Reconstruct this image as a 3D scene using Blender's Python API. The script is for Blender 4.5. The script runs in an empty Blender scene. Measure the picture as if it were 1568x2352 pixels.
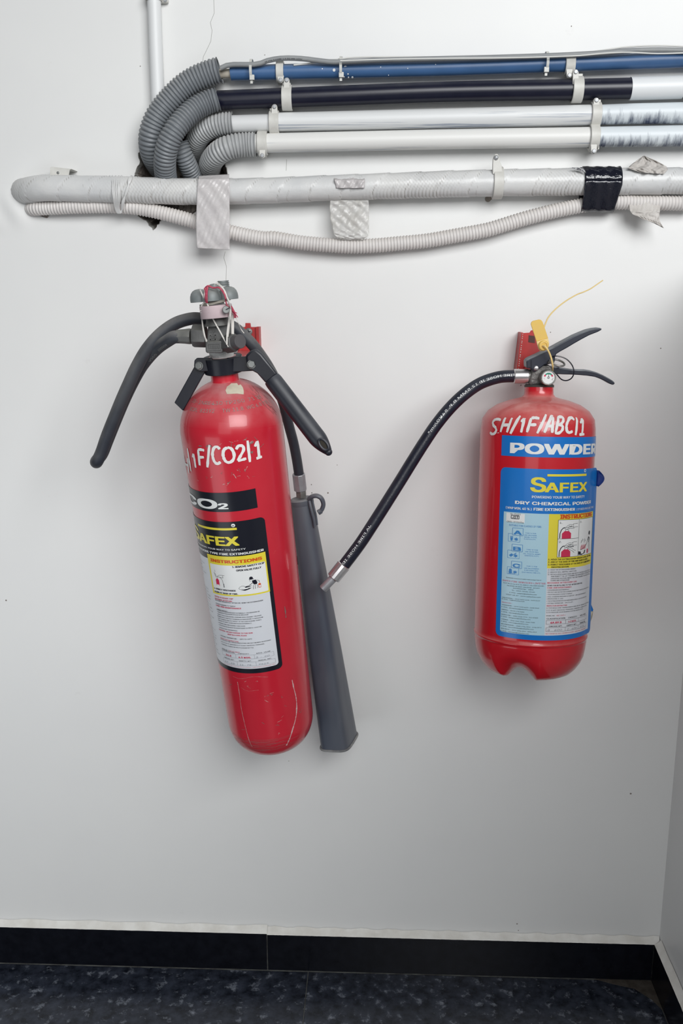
import bpy, bmesh, math, random
import numpy as np
from mathutils import Vector, Matrix
random.seed(7)
rng = np.random.RandomState(5)
S = bpy.context.scene
JOINED = ('lettering', 'label_print', 'scratch_marks', 'paint_splash', 'wall_speck', 'raised_lettering', 'stamped_lettering', 'painted_marking', 'wire_tie')
COL = S.collection

# ------------------------------------------------------------------ camera
F = 2149.0; D = 1.49
yaw, pitch = math.radians(2.2), math.radians(13.04)
FW = np.array([-math.sin(yaw)*math.cos(pitch), math.cos(yaw)*math.cos(pitch), -math.sin(pitch)])
RT = np.array([math.cos(yaw), math.sin(yaw), 0.0]); UP = np.cross(RT, FW)
def ray(u, v): return FW + RT*(u-784)/F - UP*(v-1176)/F
_r = ray(754, 2222); CH = -_r[2]*D/_r[1]
CAM = np.array([0, -D, CH])
cd = bpy.data.cameras.new('camera'); cam = bpy.data.objects.new('camera', cd); COL.objects.link(cam)
cd.sensor_fit = 'HORIZONTAL'; cd.sensor_width = 36; cd.lens = F/1568*36; cd.clip_start = .02
m = Matrix(((RT[0], UP[0], -FW[0], CAM[0]), (RT[1], UP[1], -FW[1], CAM[1]), (RT[2], UP[2], -FW[2], CAM[2]), (0, 0, 0, 1)))
cam.matrix_world = m; S.camera = cam
def P(u, v, d=0.0):
    """point on the plane d metres in front of the back wall"""
    r = ray(u, v); return CAM + r*((D-d)/r[1])
def proj(p):
    q = np.asarray(p)-CAM; z = q@FW
    return 784+F*(q@RT)/z, 1176-F*(q@UP)/z, z

# ------------------------------------------------------------------ world, lights, exposure
S.view_settings.view_transform = 'Standard'; S.view_settings.look = 'None'
S.view_settings.gamma = 1; S.view_settings.use_curve_mapping = False
S.view_settings.exposure = 0.0
w = bpy.data.worlds.new('world'); S.world = w; w.use_nodes = True
w.node_tree.nodes['Background'].inputs[0].default_value = (.86, .93, 1, 1)
w.node_tree.nodes['Background'].inputs[1].default_value = .06
def area(name, loc, target, sx, sy, power, color=(1, 1, 1)):
    l = bpy.data.lights.new(name, 'AREA'); l.shape = 'RECTANGLE'; l.size = sx; l.size_y = sy
    l.energy = power; l.color = color
    o = bpy.data.objects.new(name, l); COL.objects.link(o); o.location = loc
    o.rotation_euler = (Vector(target)-Vector(loc)).to_track_quat('-Z', 'Y').to_euler()
    return o
XR = float(P(1516, 2130, 0)[0])          # inner corner with the right-hand wall
ZS = float(P(1640, 585, 0)[2])           # top of the right-hand parapet wall
area('daylight_high', (1.25, -3.4, 2.65), (0, 0, 1.0), 2.7, 1.8, 146, (.985, .995, 1))
area('fill_back', (-.4, -2.0, 1.3), (0, 0, 1.0), .9, .8, 3.0, (.985, .992, 1))  # added fill panel just behind the camera, brightens the middle of the wall
area('daylight_left', (-.86, -1.1, .45), (-.2, 0, .65), .7, .7, 2.5, (.90, .955, 1))

# ------------------------------------------------------------------ materials
MATS = {}
def mat(name, col, rough=.5, metal=0.0, spec=.5, coat=0.0, var=None, vscale=8, bump=0, bscale=60, dust=None,
        alpha=1.0, trans=0.0, stretch=None, detail=4, var2=None, v2scale=30, v2lo=.55, v2hi=.7, dustlo=.2, dusthi=.9):
    if name in MATS: return MATS[name]
    mt = bpy.data.materials.new(name); mt.use_nodes = True; nt = mt.node_tree; N = nt.nodes; L = nt.links
    b = N['Principled BSDF']; c = tuple(col)+(1,)
    b.inputs['Base Color'].default_value = c; b.inputs['Roughness'].default_value = rough
    b.inputs['Metallic'].default_value = metal; b.inputs['Specular IOR Level'].default_value = spec
    b.inputs['Coat Weight'].default_value = coat; b.inputs['Alpha'].default_value = alpha
    b.inputs['Transmission Weight'].default_value = trans
    tc = N.new('ShaderNodeTexCoord'); src = tc.outputs['Object']
    if stretch:
        mp = N.new('ShaderNodeMapping'); mp.inputs['Scale'].default_value = stretch; L.new(src, mp.inputs[0]); src = mp.outputs[0]
    cur = None
    def noise(sc, det=detail, rg=.6):
        n = N.new('ShaderNodeTexNoise'); n.inputs['Scale'].default_value = sc; n.inputs['Detail'].default_value = det
        n.inputs['Roughness'].default_value = rg; L.new(src, n.inputs['Vector']); return n.outputs['Fac']
    def ramp(f, lo, hi):
        r = N.new('ShaderNodeMapRange'); r.inputs['From Min'].default_value = lo; r.inputs['From Max'].default_value = hi
        r.clamp = True; L.new(f, r.inputs['Value']); return r.outputs['Result']
    def mix(f, a, bb):
        x = N.new('ShaderNodeMix'); x.data_type = 'RGBA'; L.new(f, x.inputs['Factor'])
        if isinstance(a, tuple): x.inputs['A'].default_value = a
        else: L.new(a, x.inputs['A'])
        x.inputs['B'].default_value = bb; return x.outputs['Result']
    if var is not None:
        cur = mix(ramp(noise(vscale), .35, .65), c, tuple(var)+(1,))
    if var2 is not None:
        cur = mix(ramp(noise(v2scale, 6, .7), v2lo, v2hi), cur or c, tuple(var2)+(1,))
    if dust is not None:
        g = N.new('ShaderNodeNewGeometry'); sp = N.new('ShaderNodeSeparateXYZ'); L.new(g.outputs['Normal'], sp.inputs[0])
        f = ramp(sp.outputs['Z'], dustlo, dusthi)
        mu = N.new('ShaderNodeMath'); mu.operation = 'MULTIPLY'; L.new(f, mu.inputs[0]); L.new(ramp(noise(25), .2, .7), mu.inputs[1])
        cur = mix(mu.outputs[0], cur or c, tuple(dust)+(1,))
        r2 = N.new('ShaderNodeMapRange'); r2.inputs['To Min'].default_value = rough; r2.inputs['To Max'].default_value = .8
        L.new(mu.outputs[0], r2.inputs['Value']); L.new(r2.outputs['Result'], b.inputs['Roughness'])
    if cur is not None: L.new(cur, b.inputs['Base Color'])
    if bump:
        bp = N.new('ShaderNodeBump'); bp.inputs['Strength'].default_value = bump; bp.inputs['Distance'].default_value = .002
        L.new(noise(bscale), bp.inputs['Height']); L.new(bp.outputs[0], b.inputs['Normal'])
    MATS[name] = mt; return mt

def srgb(r, g, b):
    f = lambda c: (c/255/12.92) if c/255 <= .04045 else ((c/255+.055)/1.055)**2.4
    return (f(r), f(g), f(b))

plaster = mat('wall_plaster', (.80, .80, .785), .42, bump=.12, bscale=9, var=(.77, .77, .76), vscale=2.5, var2=(.71, .70, .68), v2scale=16, v2lo=.68, v2hi=.8)
rubble = mat('broken_masonry', (.34, .30, .26), .95, var=(.13, .11, .10), vscale=30, bump=1, bscale=120, var2=(.4, .38, .35), v2scale=60)
edge_pl = mat('broken_plaster_edge', (.5, .49, .46), .9, var=(.3, .29, .27), vscale=60, bump=.8, bscale=150)
granite_floor = mat('granite_floor_speckled', (.006, .008, .014), .26, spec=.35, var=(.036, .043, .062), vscale=48, var2=(.20, .22, .26), v2scale=46, v2lo=.56, v2hi=.70, detail=8)
granite_skirt = mat('granite_skirting_black', (.003, .0035, .006), .18, spec=.25, var=(.006, .007, .011), vscale=60, var2=(.05, .055, .07), v2scale=90, v2lo=.68, v2hi=.8, detail=6)
grout = mat('grout_grey', (.20, .21, .20), .9, var=(.07, .07, .07), vscale=30)
bead_m = mat('plaster_bead_white', (.80, .79, .75), .6, var=(.68, .66, .61), vscale=30, bump=.3, bscale=80)
red = mat('red_gloss_paint', (.52, .014, .030), .27, coat=.3, var=(.58, .024, .042), vscale=5, dust=(.62, .30, .30), dustlo=.12, dusthi=.95, var2=(.60, .05, .06), v2scale=40, v2lo=.66, v2hi=.78)
red2 = mat('red_gloss_paint_abc', (.55, .009, .018), .22, coat=.4, var=(.59, .013, .026), vscale=6, dust=(.72, .30, .27), dustlo=.12, dusthi=.95)
red_br = mat('bracket_red_paint', (.55, .03, .03), .45, var=(.35, .02, .02), vscale=20, var2=(.5, .45, .42), v2scale=80, v2lo=.66, v2hi=.72)
black_sat = mat('black_satin_paint', (.008, .009, .016), .32, dust=(.08, .085, .095), var=(.012, .013, .02), vscale=40)
grip_m = mat('black_rubber_grip', (.014, .016, .025), .38, dust=(.14, .145, .16), bump=.03, bscale=300, dustlo=0, dusthi=1.2)
hose_m = mat('hose_rubber_grey', (.020, .024, .036), .55, dust=(.27, .26, .25), dustlo=-.1, dusthi=.9, var=(.05, .054, .062), vscale=10, bump=.1, bscale=200)
hose_blk = mat('hose_rubber_black', (.007, .008, .018), .3, dust=(.035, .04, .055), var=(.012, .014, .026), vscale=60, bump=.15, bscale=500)
brass_gr = mat('dark_oxidised_brass', (.13, .13, .13), .5, metal=.4, var=(.09, .09, .09), vscale=30, dust=(.20, .20, .18), bump=.2, bscale=150, dustlo=-.1)
wheel_m = mat('grey_wheel_paint', (.23, .255, .26), .5, metal=.15, var=(.18, .20, .20), vscale=40, dust=(.36, .37, .35), dustlo=.1, dusthi=1)
pink_m = mat('faded_pink_collar', (.62, .50, .52), .5, var=(.52, .40, .42), vscale=30)
ptfe = mat('white_thread_tape', (.80, .80, .79), .5, var=(.6, .6, .58), vscale=60, bump=.6, bscale=200)
alu = mat('brushed_aluminium', (.72, .70, .70), .28, metal=.85, var=(.6, .59, .6), vscale=50)
alu_d = mat('dull_cast_metal', (.30, .29, .27), .45, metal=.6, var=(.2, .2, .19), vscale=60, bump=.4, bscale=200)
nozz = mat('nozzle_grey_metal', (.42, .42, .44), .42, metal=.5, var=(.34, .34, .36), vscale=60)
bolt_m = mat('bolt_zinc', (.24, .25, .245), .55, metal=.4, var=(.17, .175, .17), vscale=80)
horn_m = mat('horn_black_plastic', (.055, .066, .092), .38, var=(.13, .138, .155), vscale=7, dust=(.28, .28, .28), bump=.1, bscale=120, stretch=(1, 1, .3))
rim_m = mat('horn_rim_dusty', (.14, .145, .15), .6, var=(.32, .32, .31), vscale=40)
lever_m = mat('lever_black_steel', (.022, .026, .042), .33, dust=(.36, .39, .42), var=(.024, .027, .04), vscale=50, dustlo=.1, dusthi=.8)
conduit_blue = mat('conduit_blue_pvc', (.055, .135, .30), .36, dust=(.24, .29, .36), dustlo=.3, dusthi=1.15, var=(.048, .12, .265), vscale=30)
conduit_black = mat('conduit_black_pvc', (.006, .007, .020), .32, dust=(.13, .13, .14), dustlo=.45, dusthi=1.2, var=(.010, .011, .025), vscale=40)
conduit_white = mat('conduit_painted_white', (.74, .745, .74), .45, var=(.66, .67, .68), vscale=12, stretch=(.12, 1, 1))
def streaky(name, sx, lo, hi, base=(.74, .75, .75), dark=(.03, .05, .12), lob=-.55, hib=.25):
    mt = bpy.data.materials.new(name); mt.use_nodes = True; N = mt.node_tree.nodes; L = mt.node_tree.links
    b = N['Principled BSDF']; b.inputs['Roughness'].default_value = .42
    tc = N.new('ShaderNodeTexCoord'); mp = N.new('ShaderNodeMapping'); mp.inputs['Scale'].default_value = sx
    L.new(tc.outputs['Object'], mp.inputs[0])
    n = N.new('ShaderNodeTexNoise'); n.inputs['Scale'].default_value = 1; n.inputs['Detail'].default_value = 5; n.inputs['Roughness'].default_value = .65
    L.new(mp.outputs[0], n.inputs['Vector'])
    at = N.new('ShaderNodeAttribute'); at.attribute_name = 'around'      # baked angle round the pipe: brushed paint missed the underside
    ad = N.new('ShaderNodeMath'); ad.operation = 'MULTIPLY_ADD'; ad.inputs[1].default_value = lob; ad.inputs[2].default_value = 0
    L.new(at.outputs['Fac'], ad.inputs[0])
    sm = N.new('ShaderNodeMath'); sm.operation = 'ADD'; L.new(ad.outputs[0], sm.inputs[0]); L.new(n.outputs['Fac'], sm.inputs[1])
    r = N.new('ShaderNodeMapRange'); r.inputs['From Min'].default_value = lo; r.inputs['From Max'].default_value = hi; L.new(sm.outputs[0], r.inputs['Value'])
    x = N.new('ShaderNodeMix'); x.data_type = 'RGBA'; x.inputs['A'].default_value = base+(1,); x.inputs['B'].default_value = dark+(1,)
    L.new(r.outputs['Result'], x.inputs['Factor']); L.new(x.outputs['Result'], b.inputs['Base Color'])
    return mt
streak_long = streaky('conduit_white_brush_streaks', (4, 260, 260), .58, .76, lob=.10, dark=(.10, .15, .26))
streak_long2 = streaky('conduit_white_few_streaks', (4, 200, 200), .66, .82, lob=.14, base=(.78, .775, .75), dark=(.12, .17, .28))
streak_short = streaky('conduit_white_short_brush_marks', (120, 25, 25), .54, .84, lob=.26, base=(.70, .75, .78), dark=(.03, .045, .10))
clip_m = mat('clip_white_plastic', (.68, .67, .63), .45, var=(.6, .59, .55), vscale=60, dust=(.55, .54, .50))
screw_m = mat('screw_head_grey', (.36, .37, .38), .4, metal=.4)
corr_grey = mat('corrugated_grey_pvc', (.185, .20, .215), .42, dust=(.36, .365, .36), dustlo=.2, dusthi=1)
corr_light = mat('corrugated_light_grey_pvc', (.42, .43, .43), .42, dust=(.5, .5, .49), var=(.36, .37, .375), vscale=30)
corr_white = mat('corrugated_white_pvc', (.72, .69, .665), .5, var=(.66, .63, .61), vscale=12, dust=(.6, .56, .52))
cable_m = mat('cable_grey_sheath', (.24, .25, .26), .5, var=(.30, .31, .31), vscale=20)
wire_w = mat('wire_white_sheath', (.72, .72, .69), .5)
tie_m = mat('cable_tie_plastic', (.66, .66, .62), .4, var=(.55, .55, .52), vscale=80)
tape_m = mat('taped_wrap_white', (.72, .715, .70), .38, var=(.62, .625, .62), vscale=14, bump=.5, bscale=45, var2=(.5, .48, .45), v2scale=50, v2lo=.66, v2hi=.8)
film_m = mat('clear_film_tape', (.72, .69, .68), .22, alpha=.86, bump=.5, bscale=60, var=(.60, .57, .57), vscale=25)
film_clear = mat('clear_crinkled_film', (.80, .79, .77), .12, alpha=.55, bump=1, bscale=90, var=(.66, .64, .60), vscale=50)
paper_m = mat('torn_dusty_tape', (.60, .57, .54), .6, bump=.6, bscale=120, var=(.48, .45, .42), vscale=40)
blacktape = mat('glossy_black_tape', (.006, .007, .014), .13, spec=.8, bump=.9, bscale=70, var=(.01, .011, .02), vscale=20)
str_w = mat('white_string', (.72, .69, .65), .8)
str_r = mat('red_string', (.42, .03, .08), .8, var=(.55, .12, .16), vscale=200)
yellow_seal = mat('yellow_plastic_seal', (.74, .49, .09), .42, var=(.72, .47, .12), vscale=40)
yellow_tail = mat('pale_yellow_tail', (.80, .60, .25), .45)
cream = mat('cream_paper_back', (.72, .66, .52), .6, var=(.6, .54, .42), vscale=60)
wrap_m = mat('wrinkled_wrap_tape', (.74, .735, .72), .34, var=(.64, .645, .645), vscale=14, bump=.5, bscale=45)
_N = wrap_m.node_tree.nodes; _L = wrap_m.node_tree.links; _b = _N['Principled BSDF']
_a = _N.new('ShaderNodeAttribute'); _a.attribute_name = 'around'; _x = _N.new('ShaderNodeMix'); _x.data_type = 'RGBA'    # crease lines darkened in the colour, standing for wrinkle shade
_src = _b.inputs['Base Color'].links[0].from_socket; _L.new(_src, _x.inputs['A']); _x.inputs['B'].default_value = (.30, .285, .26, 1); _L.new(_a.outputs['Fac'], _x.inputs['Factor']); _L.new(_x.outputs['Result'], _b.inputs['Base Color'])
def flat(name, c, rough=.3): return mat(name, c, rough, coat=.1)
ink = dict(
    white=flat('print_white', (.80, .81, .80)), black=flat('print_black', (.008, .009, .018)), blue=flat('print_blue', (.004, .17, .56)),
    lblue=flat('print_light_blue', (.43, .64, .74)), yellow=flat('print_yellow', (.78, .66, .05)), red=flat('print_red', (.60, .03, .09)),
    orange=flat('print_orange_red', (.66, .08, .015)), navy=flat('print_dark_navy', (.008, .009, .016)), grey=flat('print_pale_grey', (.68, .70, .74)),
    mblue=flat('print_mid_blue', (.02, .20, .52)), paint=mat('white_brush_paint', (.80, .78, .76), .5), stamp=mat('stamped_grey_dust', (.30, .24, .22), .8),
    chalk=mat('chalky_scratch', (.72, .60, .58), .8, var=(.55, .20, .22), vscale=350), smear=mat('dust_smear', (.34, .12, .12), .85), pen=flat('pen_grey', (.25, .26, .3)), green=flat('print_green', (.03, .30, .20)), scratch=mat('scuff_pale', (.62, .40, .38), .7, var=(.45, .15, .15), vscale=300), scuff=mat('scuff_brown_grey', (.22, .13, .12), .8))

# ------------------------------------------------------------------ mesh helpers
def nrm(v): v = np.asarray(v, float); return v/(np.linalg.norm(v)+1e-12)
def spline(pts, n=12):
    pts = [np.asarray(p, float) for p in pts]
    if len(pts) < 3: return pts
    q = [2*pts[0]-pts[1]]+pts+[2*pts[-1]-pts[-2]]; out = []
    for i in range(1, len(q)-2):
        a, b, c, d = q[i-1:i+3]
        for k in range(n):
            t = k/n
            out.append(.5*((2*b)+(-a+c)*t+(2*a-5*b+4*c-d)*t*t+(-a+3*b-3*c+d)*t**3))
    out.append(pts[-1]); return out
def resample(pts, step):
    pts = np.array(pts); s = np.r_[0, np.cumsum(np.linalg.norm(np.diff(pts, axis=0), axis=1))]
    n = max(2, int(round(s[-1]/step))+1); t = np.linspace(0, s[-1], n)
    return np.stack([np.interp(t, s, pts[:, k]) for k in range(3)], 1), t
def frames(pts, ref=(0, -1, 0)):
    pts = np.asarray(pts); T = np.gradient(pts, axis=0); T /= np.linalg.norm(T, axis=1)[:, None]+1e-12
    n = np.asarray(ref, float); n = n-T[0]*(n@T[0])
    if np.linalg.norm(n) < .05: n = np.array([0, 0, 1.])-T[0]*T[0][2]
    n = nrm(n); Ns = []
    for t in T:
        n = nrm(n-t*(n@t)); Ns.append(n)
    Ns = np.array(Ns); return T, Ns, np.cross(T, Ns)
class MB:
    def __init__(s): s.v = []; s.f = []; s.att = []
    def add(s, vs, fs, att=None):
        o = len(s.v); s.v += [tuple(map(float, v)) for v in vs]; s.f += [tuple(i+o for i in f) for f in fs]
        s.att += list(att) if att is not None else [0.0]*len(vs); return s
    def loft(s, rings, cap=True, att=None, closed=False):
        n = len(rings[0]); vs = [p for r in rings for p in r]; fs = []; m = len(rings)
        for i in range(m-1 + (1 if closed else 0)):
            a, b = i*n, ((i+1) % m)*n
            for k in range(n): fs.append((a+k, a+(k+1) % n, b+(k+1) % n, b+k))
        if cap and not closed: fs.append(tuple(range(n-1, -1, -1))); fs.append(tuple((m-1)*n+k for k in range(n)))
        return s.add(vs, fs, att)
    def tube(s, pts, r, n=14, cap=True, sub=8, closed=False, step=None, ref=(0, -1, 0), flat=1.0):
        if closed: pts = [np.asarray(p, float) for p in pts]
        else:
            pts = spline(pts, sub) if sub > 1 and len(pts) > 2 else pts
            if step: pts, _ = resample(pts, step)
        pts = np.array(pts)
        if closed:
            T = np.array([nrm(pts[(i+1) % len(pts)]-pts[i-1]) for i in range(len(pts))])
            c = pts.mean(0); nn = nrm(np.cross(pts[1]-c, pts[len(pts)//3]-c)); Ns = np.array([nn]*len(pts)); Bs = np.cross(T, Ns)
        else: T, Ns, Bs = frames(pts, ref)
        L = np.r_[0, np.cumsum(np.linalg.norm(np.diff(pts, axis=0), axis=1))]
        rr = [r(l, L[-1]) if callable(r) else r for l in L]
        an = [2*math.pi*k/n for k in range(n)]
        rings = [[p+q*(math.cos(a)*N*flat+math.sin(a)*B) for a in an] for p, q, N, B in zip(pts, rr, Ns, Bs)]
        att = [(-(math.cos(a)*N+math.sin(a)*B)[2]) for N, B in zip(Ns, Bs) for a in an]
        return s.loft(rings, cap, att, closed)
    def lathe(s, prof, o, ax, n=48, ref=(0, -1, 0), mod=None, closed=False):
        ax = nrm(ax)
        if abs(nrm(ref)@ax) > .995: ref = (1, 0, 0)
        x = nrm(np.asarray(ref, float)-ax*(np.asarray(ref, float)@ax)); y = np.cross(ax, x)
        rings = []
        for j, (r, z) in enumerate(prof):
            ring = []
            for k in range(n):
                a = 2*math.pi*k/n; r2, z2 = (r, z) if mod is None else mod(r, z, a, j)
                ring.append(np.asarray(o)+ax*z2+r2*(math.cos(a)*x+math.sin(a)*y))
            rings.append(ring)
        return s.loft(rings, True, closed=closed)
    def cyl(s, a, b, r, r2=None, n=24):
        a = np.asarray(a, float); b = np.asarray(b, float); h = np.linalg.norm(b-a); r2 = r if r2 is None else r2
        return s.lathe([(r, 0), (r2, h)], a, b-a, n)
    def ring(s, a, b, ro, ri, n=32, arc=None):
        a = np.asarray(a, float); b = np.asarray(b, float); h = np.linalg.norm(b-a); e = min(.0006, h/6)
        return s.lathe([(ri, 0), (ro-e, 0), (ro, e), (ro, h-e), (ro-e, h), (ri, h)], a, b-a, n, closed=True)
    def box(s, c, ex, ey, ez):
        c = np.asarray(c, float); ex, ey, ez = map(lambda q: np.asarray(q, float), (ex, ey, ez))
        vs = [c+i*ex+j*ey+k*ez for i in (-1, 1) for j in (-1, 1) for k in (-1, 1)]
        return s.add(vs, [(0, 1, 3, 2), (4, 6, 7, 5), (0, 4, 5, 1), (2, 3, 7, 6), (0, 2, 6, 4), (1, 5, 7, 3)])
    def prism(s, front, off):
        """front: list of 3D points; off: vector to back"""
        n = len(front); off = np.asarray(off, float); front = [np.asarray(p, float) for p in front]
        vs = front+[p+off for p in front]
        fs = [tuple(range(n)), tuple(range(2*n-1, n-1, -1))]+[(i, i+n, (i+1) % n+n, (i+1) % n) for i in range(n)]
        return s.add(vs, fs)
    def grid(s, G, thick=None):
        m, n = len(G), len(G[0]); vs = [p for r in G for p in r]
        return s.add(vs, [(i*n+j, i*n+j+1, (i+1)*n+j+1, (i+1)*n+j) for i in range(m-1) for j in range(n-1)])
    def sphere(s, c, r, n=16, sc=(1, 1, 1)):
        prof = [(math.sin(math.pi*k/10)*r+1e-6, -math.cos(math.pi*k/10)*r*sc[2]) for k in range(11)]
        return s.lathe(prof, c, (0, 0, 1), n)
def wloc(o):
    l = Vector((0, 0, 0))
    while o: l += o.location; o = o.parent
    return l
def obj(name, mb, mt, parent=None, sharp=35, bevel=None, solid=None, kind=None, label=None, sub=0):
    me = bpy.data.meshes.new(name)
    off = wloc(parent) if parent else Vector((0, 0, 0))
    vs = [(x-off[0], y-off[1], z-off[2]) for x, y, z in mb.v]
    me.from_pydata(vs, [], mb.f); me.update()
    bm = bmesh.new(); bm.from_mesh(me); bmesh.ops.recalc_face_normals(bm, faces=bm.faces); bm.to_mesh(me); bm.free()
    me.shade_smooth(); me.set_sharp_from_angle(angle=math.radians(sharp))
    if any(mb.att):
        a = me.attributes.new('around', 'FLOAT', 'POINT'); a.data.foreach_set('value', mb.att)
    o = bpy.data.objects.new(name, me); COL.objects.link(o); me.materials.append(mt)
    if parent: o.parent = parent
    if sub: md = o.modifiers.new('Sub', 'SUBSURF'); md.levels = md.render_levels = sub
    if solid: md = o.modifiers.new('Solid', 'SOLIDIFY'); md.thickness = solid; md.offset = 0
    if bevel: md = o.modifiers.new('Bevel', 'BEVEL'); md.width = bevel; md.segments = 3; md.limit_method = 'ANGLE'; md.angle_limit = .6
    if kind: o['kind'] = kind
    elif name in JOINED: o['kind'] = 'stuff'
    if label: o['label'] = label
    return o
def tag(o, label, cat, group=None):
    o['label'] = label; o['category'] = cat
    if group: o['group'] = group
    return o
def thing(name, loc, label, cat, group=None):
    o = bpy.data.objects.new(name, None); COL.objects.link(o); o.location = [float(x) for x in loc]; o.empty_display_size = .02
    return tag(o, label, cat, group)
def struct(name, mb, mt, parent=None, **k):
    o = obj(name, mb, mt, parent, **k)
    if parent is None: o['kind'] = 'structure'
    return o
def cc(ox, oy, sc): return lambda *p: [(ox+x/sc, oy+y/sc) for x, y in p]   # helper: crop coordinates -> photo coordinates
def PP(pts, d): return [P(u, v, d[i] if isinstance(d, (list, tuple)) else d) for i, (u, v) in enumerate(pts)]

# ------------------------------------------------------------------ room shell
ZF = 0.0
hole = [(318, 352), (322, 372), (312, 395), (306, 412), (302, 440), (296, 466), (318, 496), (336, 506), (352, 528), (366, 514), (374, 497),
        (400, 500), (436, 497), (470, 470), (512, 440), (524, 412), (521, 392), (514, 374), (505, 362), (500, 330), (488, 306), (450, 290), (412, 296), (372, 318), (338, 330)]
hp = []
for i in range(len(hole)):       # jagged edge
    a = np.array(hole[i], float); b = np.array(hole[(i+1) % len(hole)], float)
    hp.append(a)
    for k in (1, 2, 3):
        hp.append(a+(b-a)*k/4+rng.uniform(-1.8, 1.8, 2))
bm = bmesh.new()
XL, ZT = -1.6, 2.75
def loop(pts):
    vs = [bm.verts.new(p) for p in pts]
    return [bm.edges.new((vs[i], vs[(i+1) % len(vs)])) for i in range(len(vs))]
es = loop([(XL, 0, 0), (XR, 0, 0), (XR, 0, ZT), (XL, 0, ZT)]); hv = [P(u, v, 0) for u, v in hp]; es += loop([tuple(p) for p in hv])
bmesh.ops.triangle_fill(bm, edges=es, use_beauty=True, use_dissolve=False)
me = bpy.data.meshes.new('wall_back'); bm.normal_update()
for f in bm.faces:
    if f.normal.y > 0: f.normal_flip()
bm.to_mesh(me); bm.free(); wall = bpy.data.objects.new('wall_back', me); COL.objects.link(wall); me.materials.append(plaster); wall['kind'] = 'structure'
# broken recess behind the corrugated hoses
rb = MB(); c0 = np.mean(hv, 0); rings = []
for k, (sc, dp) in enumerate([(1.0, 0), (.985, .008), (.93, .02), (.88, .04), (.84, .065), (.6, .085), (.3, .09), (.02, .088)]):
    rings.append([c0+(p-c0)*(sc+ (0 if k == 0 else rng.uniform(-.03, .03)))+np.array([0, dp+(0 if k == 0 else rng.uniform(-.004, .004)), 0]) for p in hv])
rb.loft(rings, False); struct('chased_recess', rb, rubble, wall, sharp=20)
ed = MB(); ed.loft([[c0+(p-c0)*s_+np.array([0, y_, 0]) for p in hv] for s_, y_ in ((1.012, -.0004), (1.0, -.0012), (.985, .004), (.97, .012))], False)
struct('broken_plaster_edge', ed, edge_pl, wall, sharp=25)
# small ragged damage under the wrapped duct's left end and the old fixing hole
dm = MB()
for pts in ([(72, 466), (95, 459), (118, 457), (122, 463), (118, 488), (108, 501), (100, 499), (92, 496), (80, 487), (70, 478)],):
    dm.prism(PP(pts, .0012), (0, .001, 0))
struct('plaster_damage', dm, rubble, wall)
fx = MB(); fx.cyl(P(1120, 457, -.003), P(1120, 457, .0016), .006, .004, 10); fx.cyl(P(1125, 455, -.003), P(1125, 455, .0012), .004, .003, 8)
struct('old_fixing_hole', fx, rubble, wall)
ckm = mat('hairline_crack_dark', (.42, .42, .40), .9)
for pts in ([(491, 0), (492, 30), (483, 52), (487, 70), (484, 95), (473, 118), (467, 130), (464, 150)], [(517, 578), (514, 592), (520, 612), (519, 640), (520, 662)], [(658, 366), (657, 392)]):
    c = MB(); c.tube(PP(pts, .0001), .00035, 6, sub=1); struct('hairline_crack', c, ckm, wall)
# low plaster swelling round the left end of the wrapped duct
def mound(cu, cv, ru, rv, h):
    g = MB(); cx, _, cz = P(cu, cv, 0); G = []
    for i in range(17):
        row = []
        for j in range(17):
            a, b = (i-8)/8, (j-8)/8
            q = max(0, 1-(a*a+b*b)); row.append(np.array([cx+a*ru, -h*q*q*(1+.5*math.sin(7*a+3*b))-.00005, cz+b*rv]))
        G.append(row)
    return g.grid(G)
struct('plaster_swelling', mound(20, 485, .05, .04, .0032), plaster, wall)
# specks on the wall
sp = MB()
for u, v, r in [(14, 1379, 2.2), (322, 152, 1.2), (1312, 60, 1.2), (1448, 1823, 2.6), (425, 2133, 3), (608, 126, 1), (1517, 800, 1.5), (700, 1098, 1.2), (715, 1113, 1.4), (716, 1132, 1.5), (753, 1132, 2), (1196, 885, 1.5), (1264, 763, 1.2), (663, 1748, 1), (774, 1068, 1), (1187, 2122, 2), (1190, 2137, 1.5)]:
    a = P(u, v, .0003); sp.lathe([(r/1500, 0), (r/1900, .0004)], a, (0, -1, 0), 7)
struct('wall_speck', sp, mat('speck_brown', (.25, .22, .2), .9), wall)

# right-hand parapet wall
b = MB(); b.box((XR+.06, -1.0, ZS/2), (.06, 0, 0), (0, 1.0, 0), (0, 0, ZS/2)); struct('wall_right', b, plaster)

# skirting tiles
zt = float(P(300, 2137.5, .012)[2]); zt2 = float(P(1000, 2157.5, .012)[2])
xs = float(P(613.5, 2185, .012)[0])
bb = MB(); bb.box(((XL+XR)/2, -.0035, zt/2-.002), ((XR-XL)/2-.001, 0, 0), (0, .0034, 0), (0, 0, zt/2-.002)); base = struct('baseboard_back', bb, grout)
for x0, x1, h in ((XL, xs-.0011, zt), (xs+.0011, XR-.013, zt2)):
    t_ = MB(); t_.box(((x0+x1)/2, -.0096, h/2+.0006), ((x1-x0)/2, 0, 0), (0, .0026, 0), (0, 0, h/2-.0006)); obj('skirting_tile', t_, granite_skirt, base, bevel=.0006)
bb = MB(); bb.box((XR-.0035, -1.0, zt2/2-.002), (.0034, 0, 0), (0, .99, 0), (0, 0, zt2/2-.002)); base2 = struct('baseboard_right', bb, grout)
t_ = MB(); t_.box((XR-.0096, -1.006, zt2/2+.0006), (.0026, 0, 0), (0, .993, 0), (0, 0, zt2/2-.0006)); obj('skirting_tile', t_, granite_skirt, base2, bevel=.0006)
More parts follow.
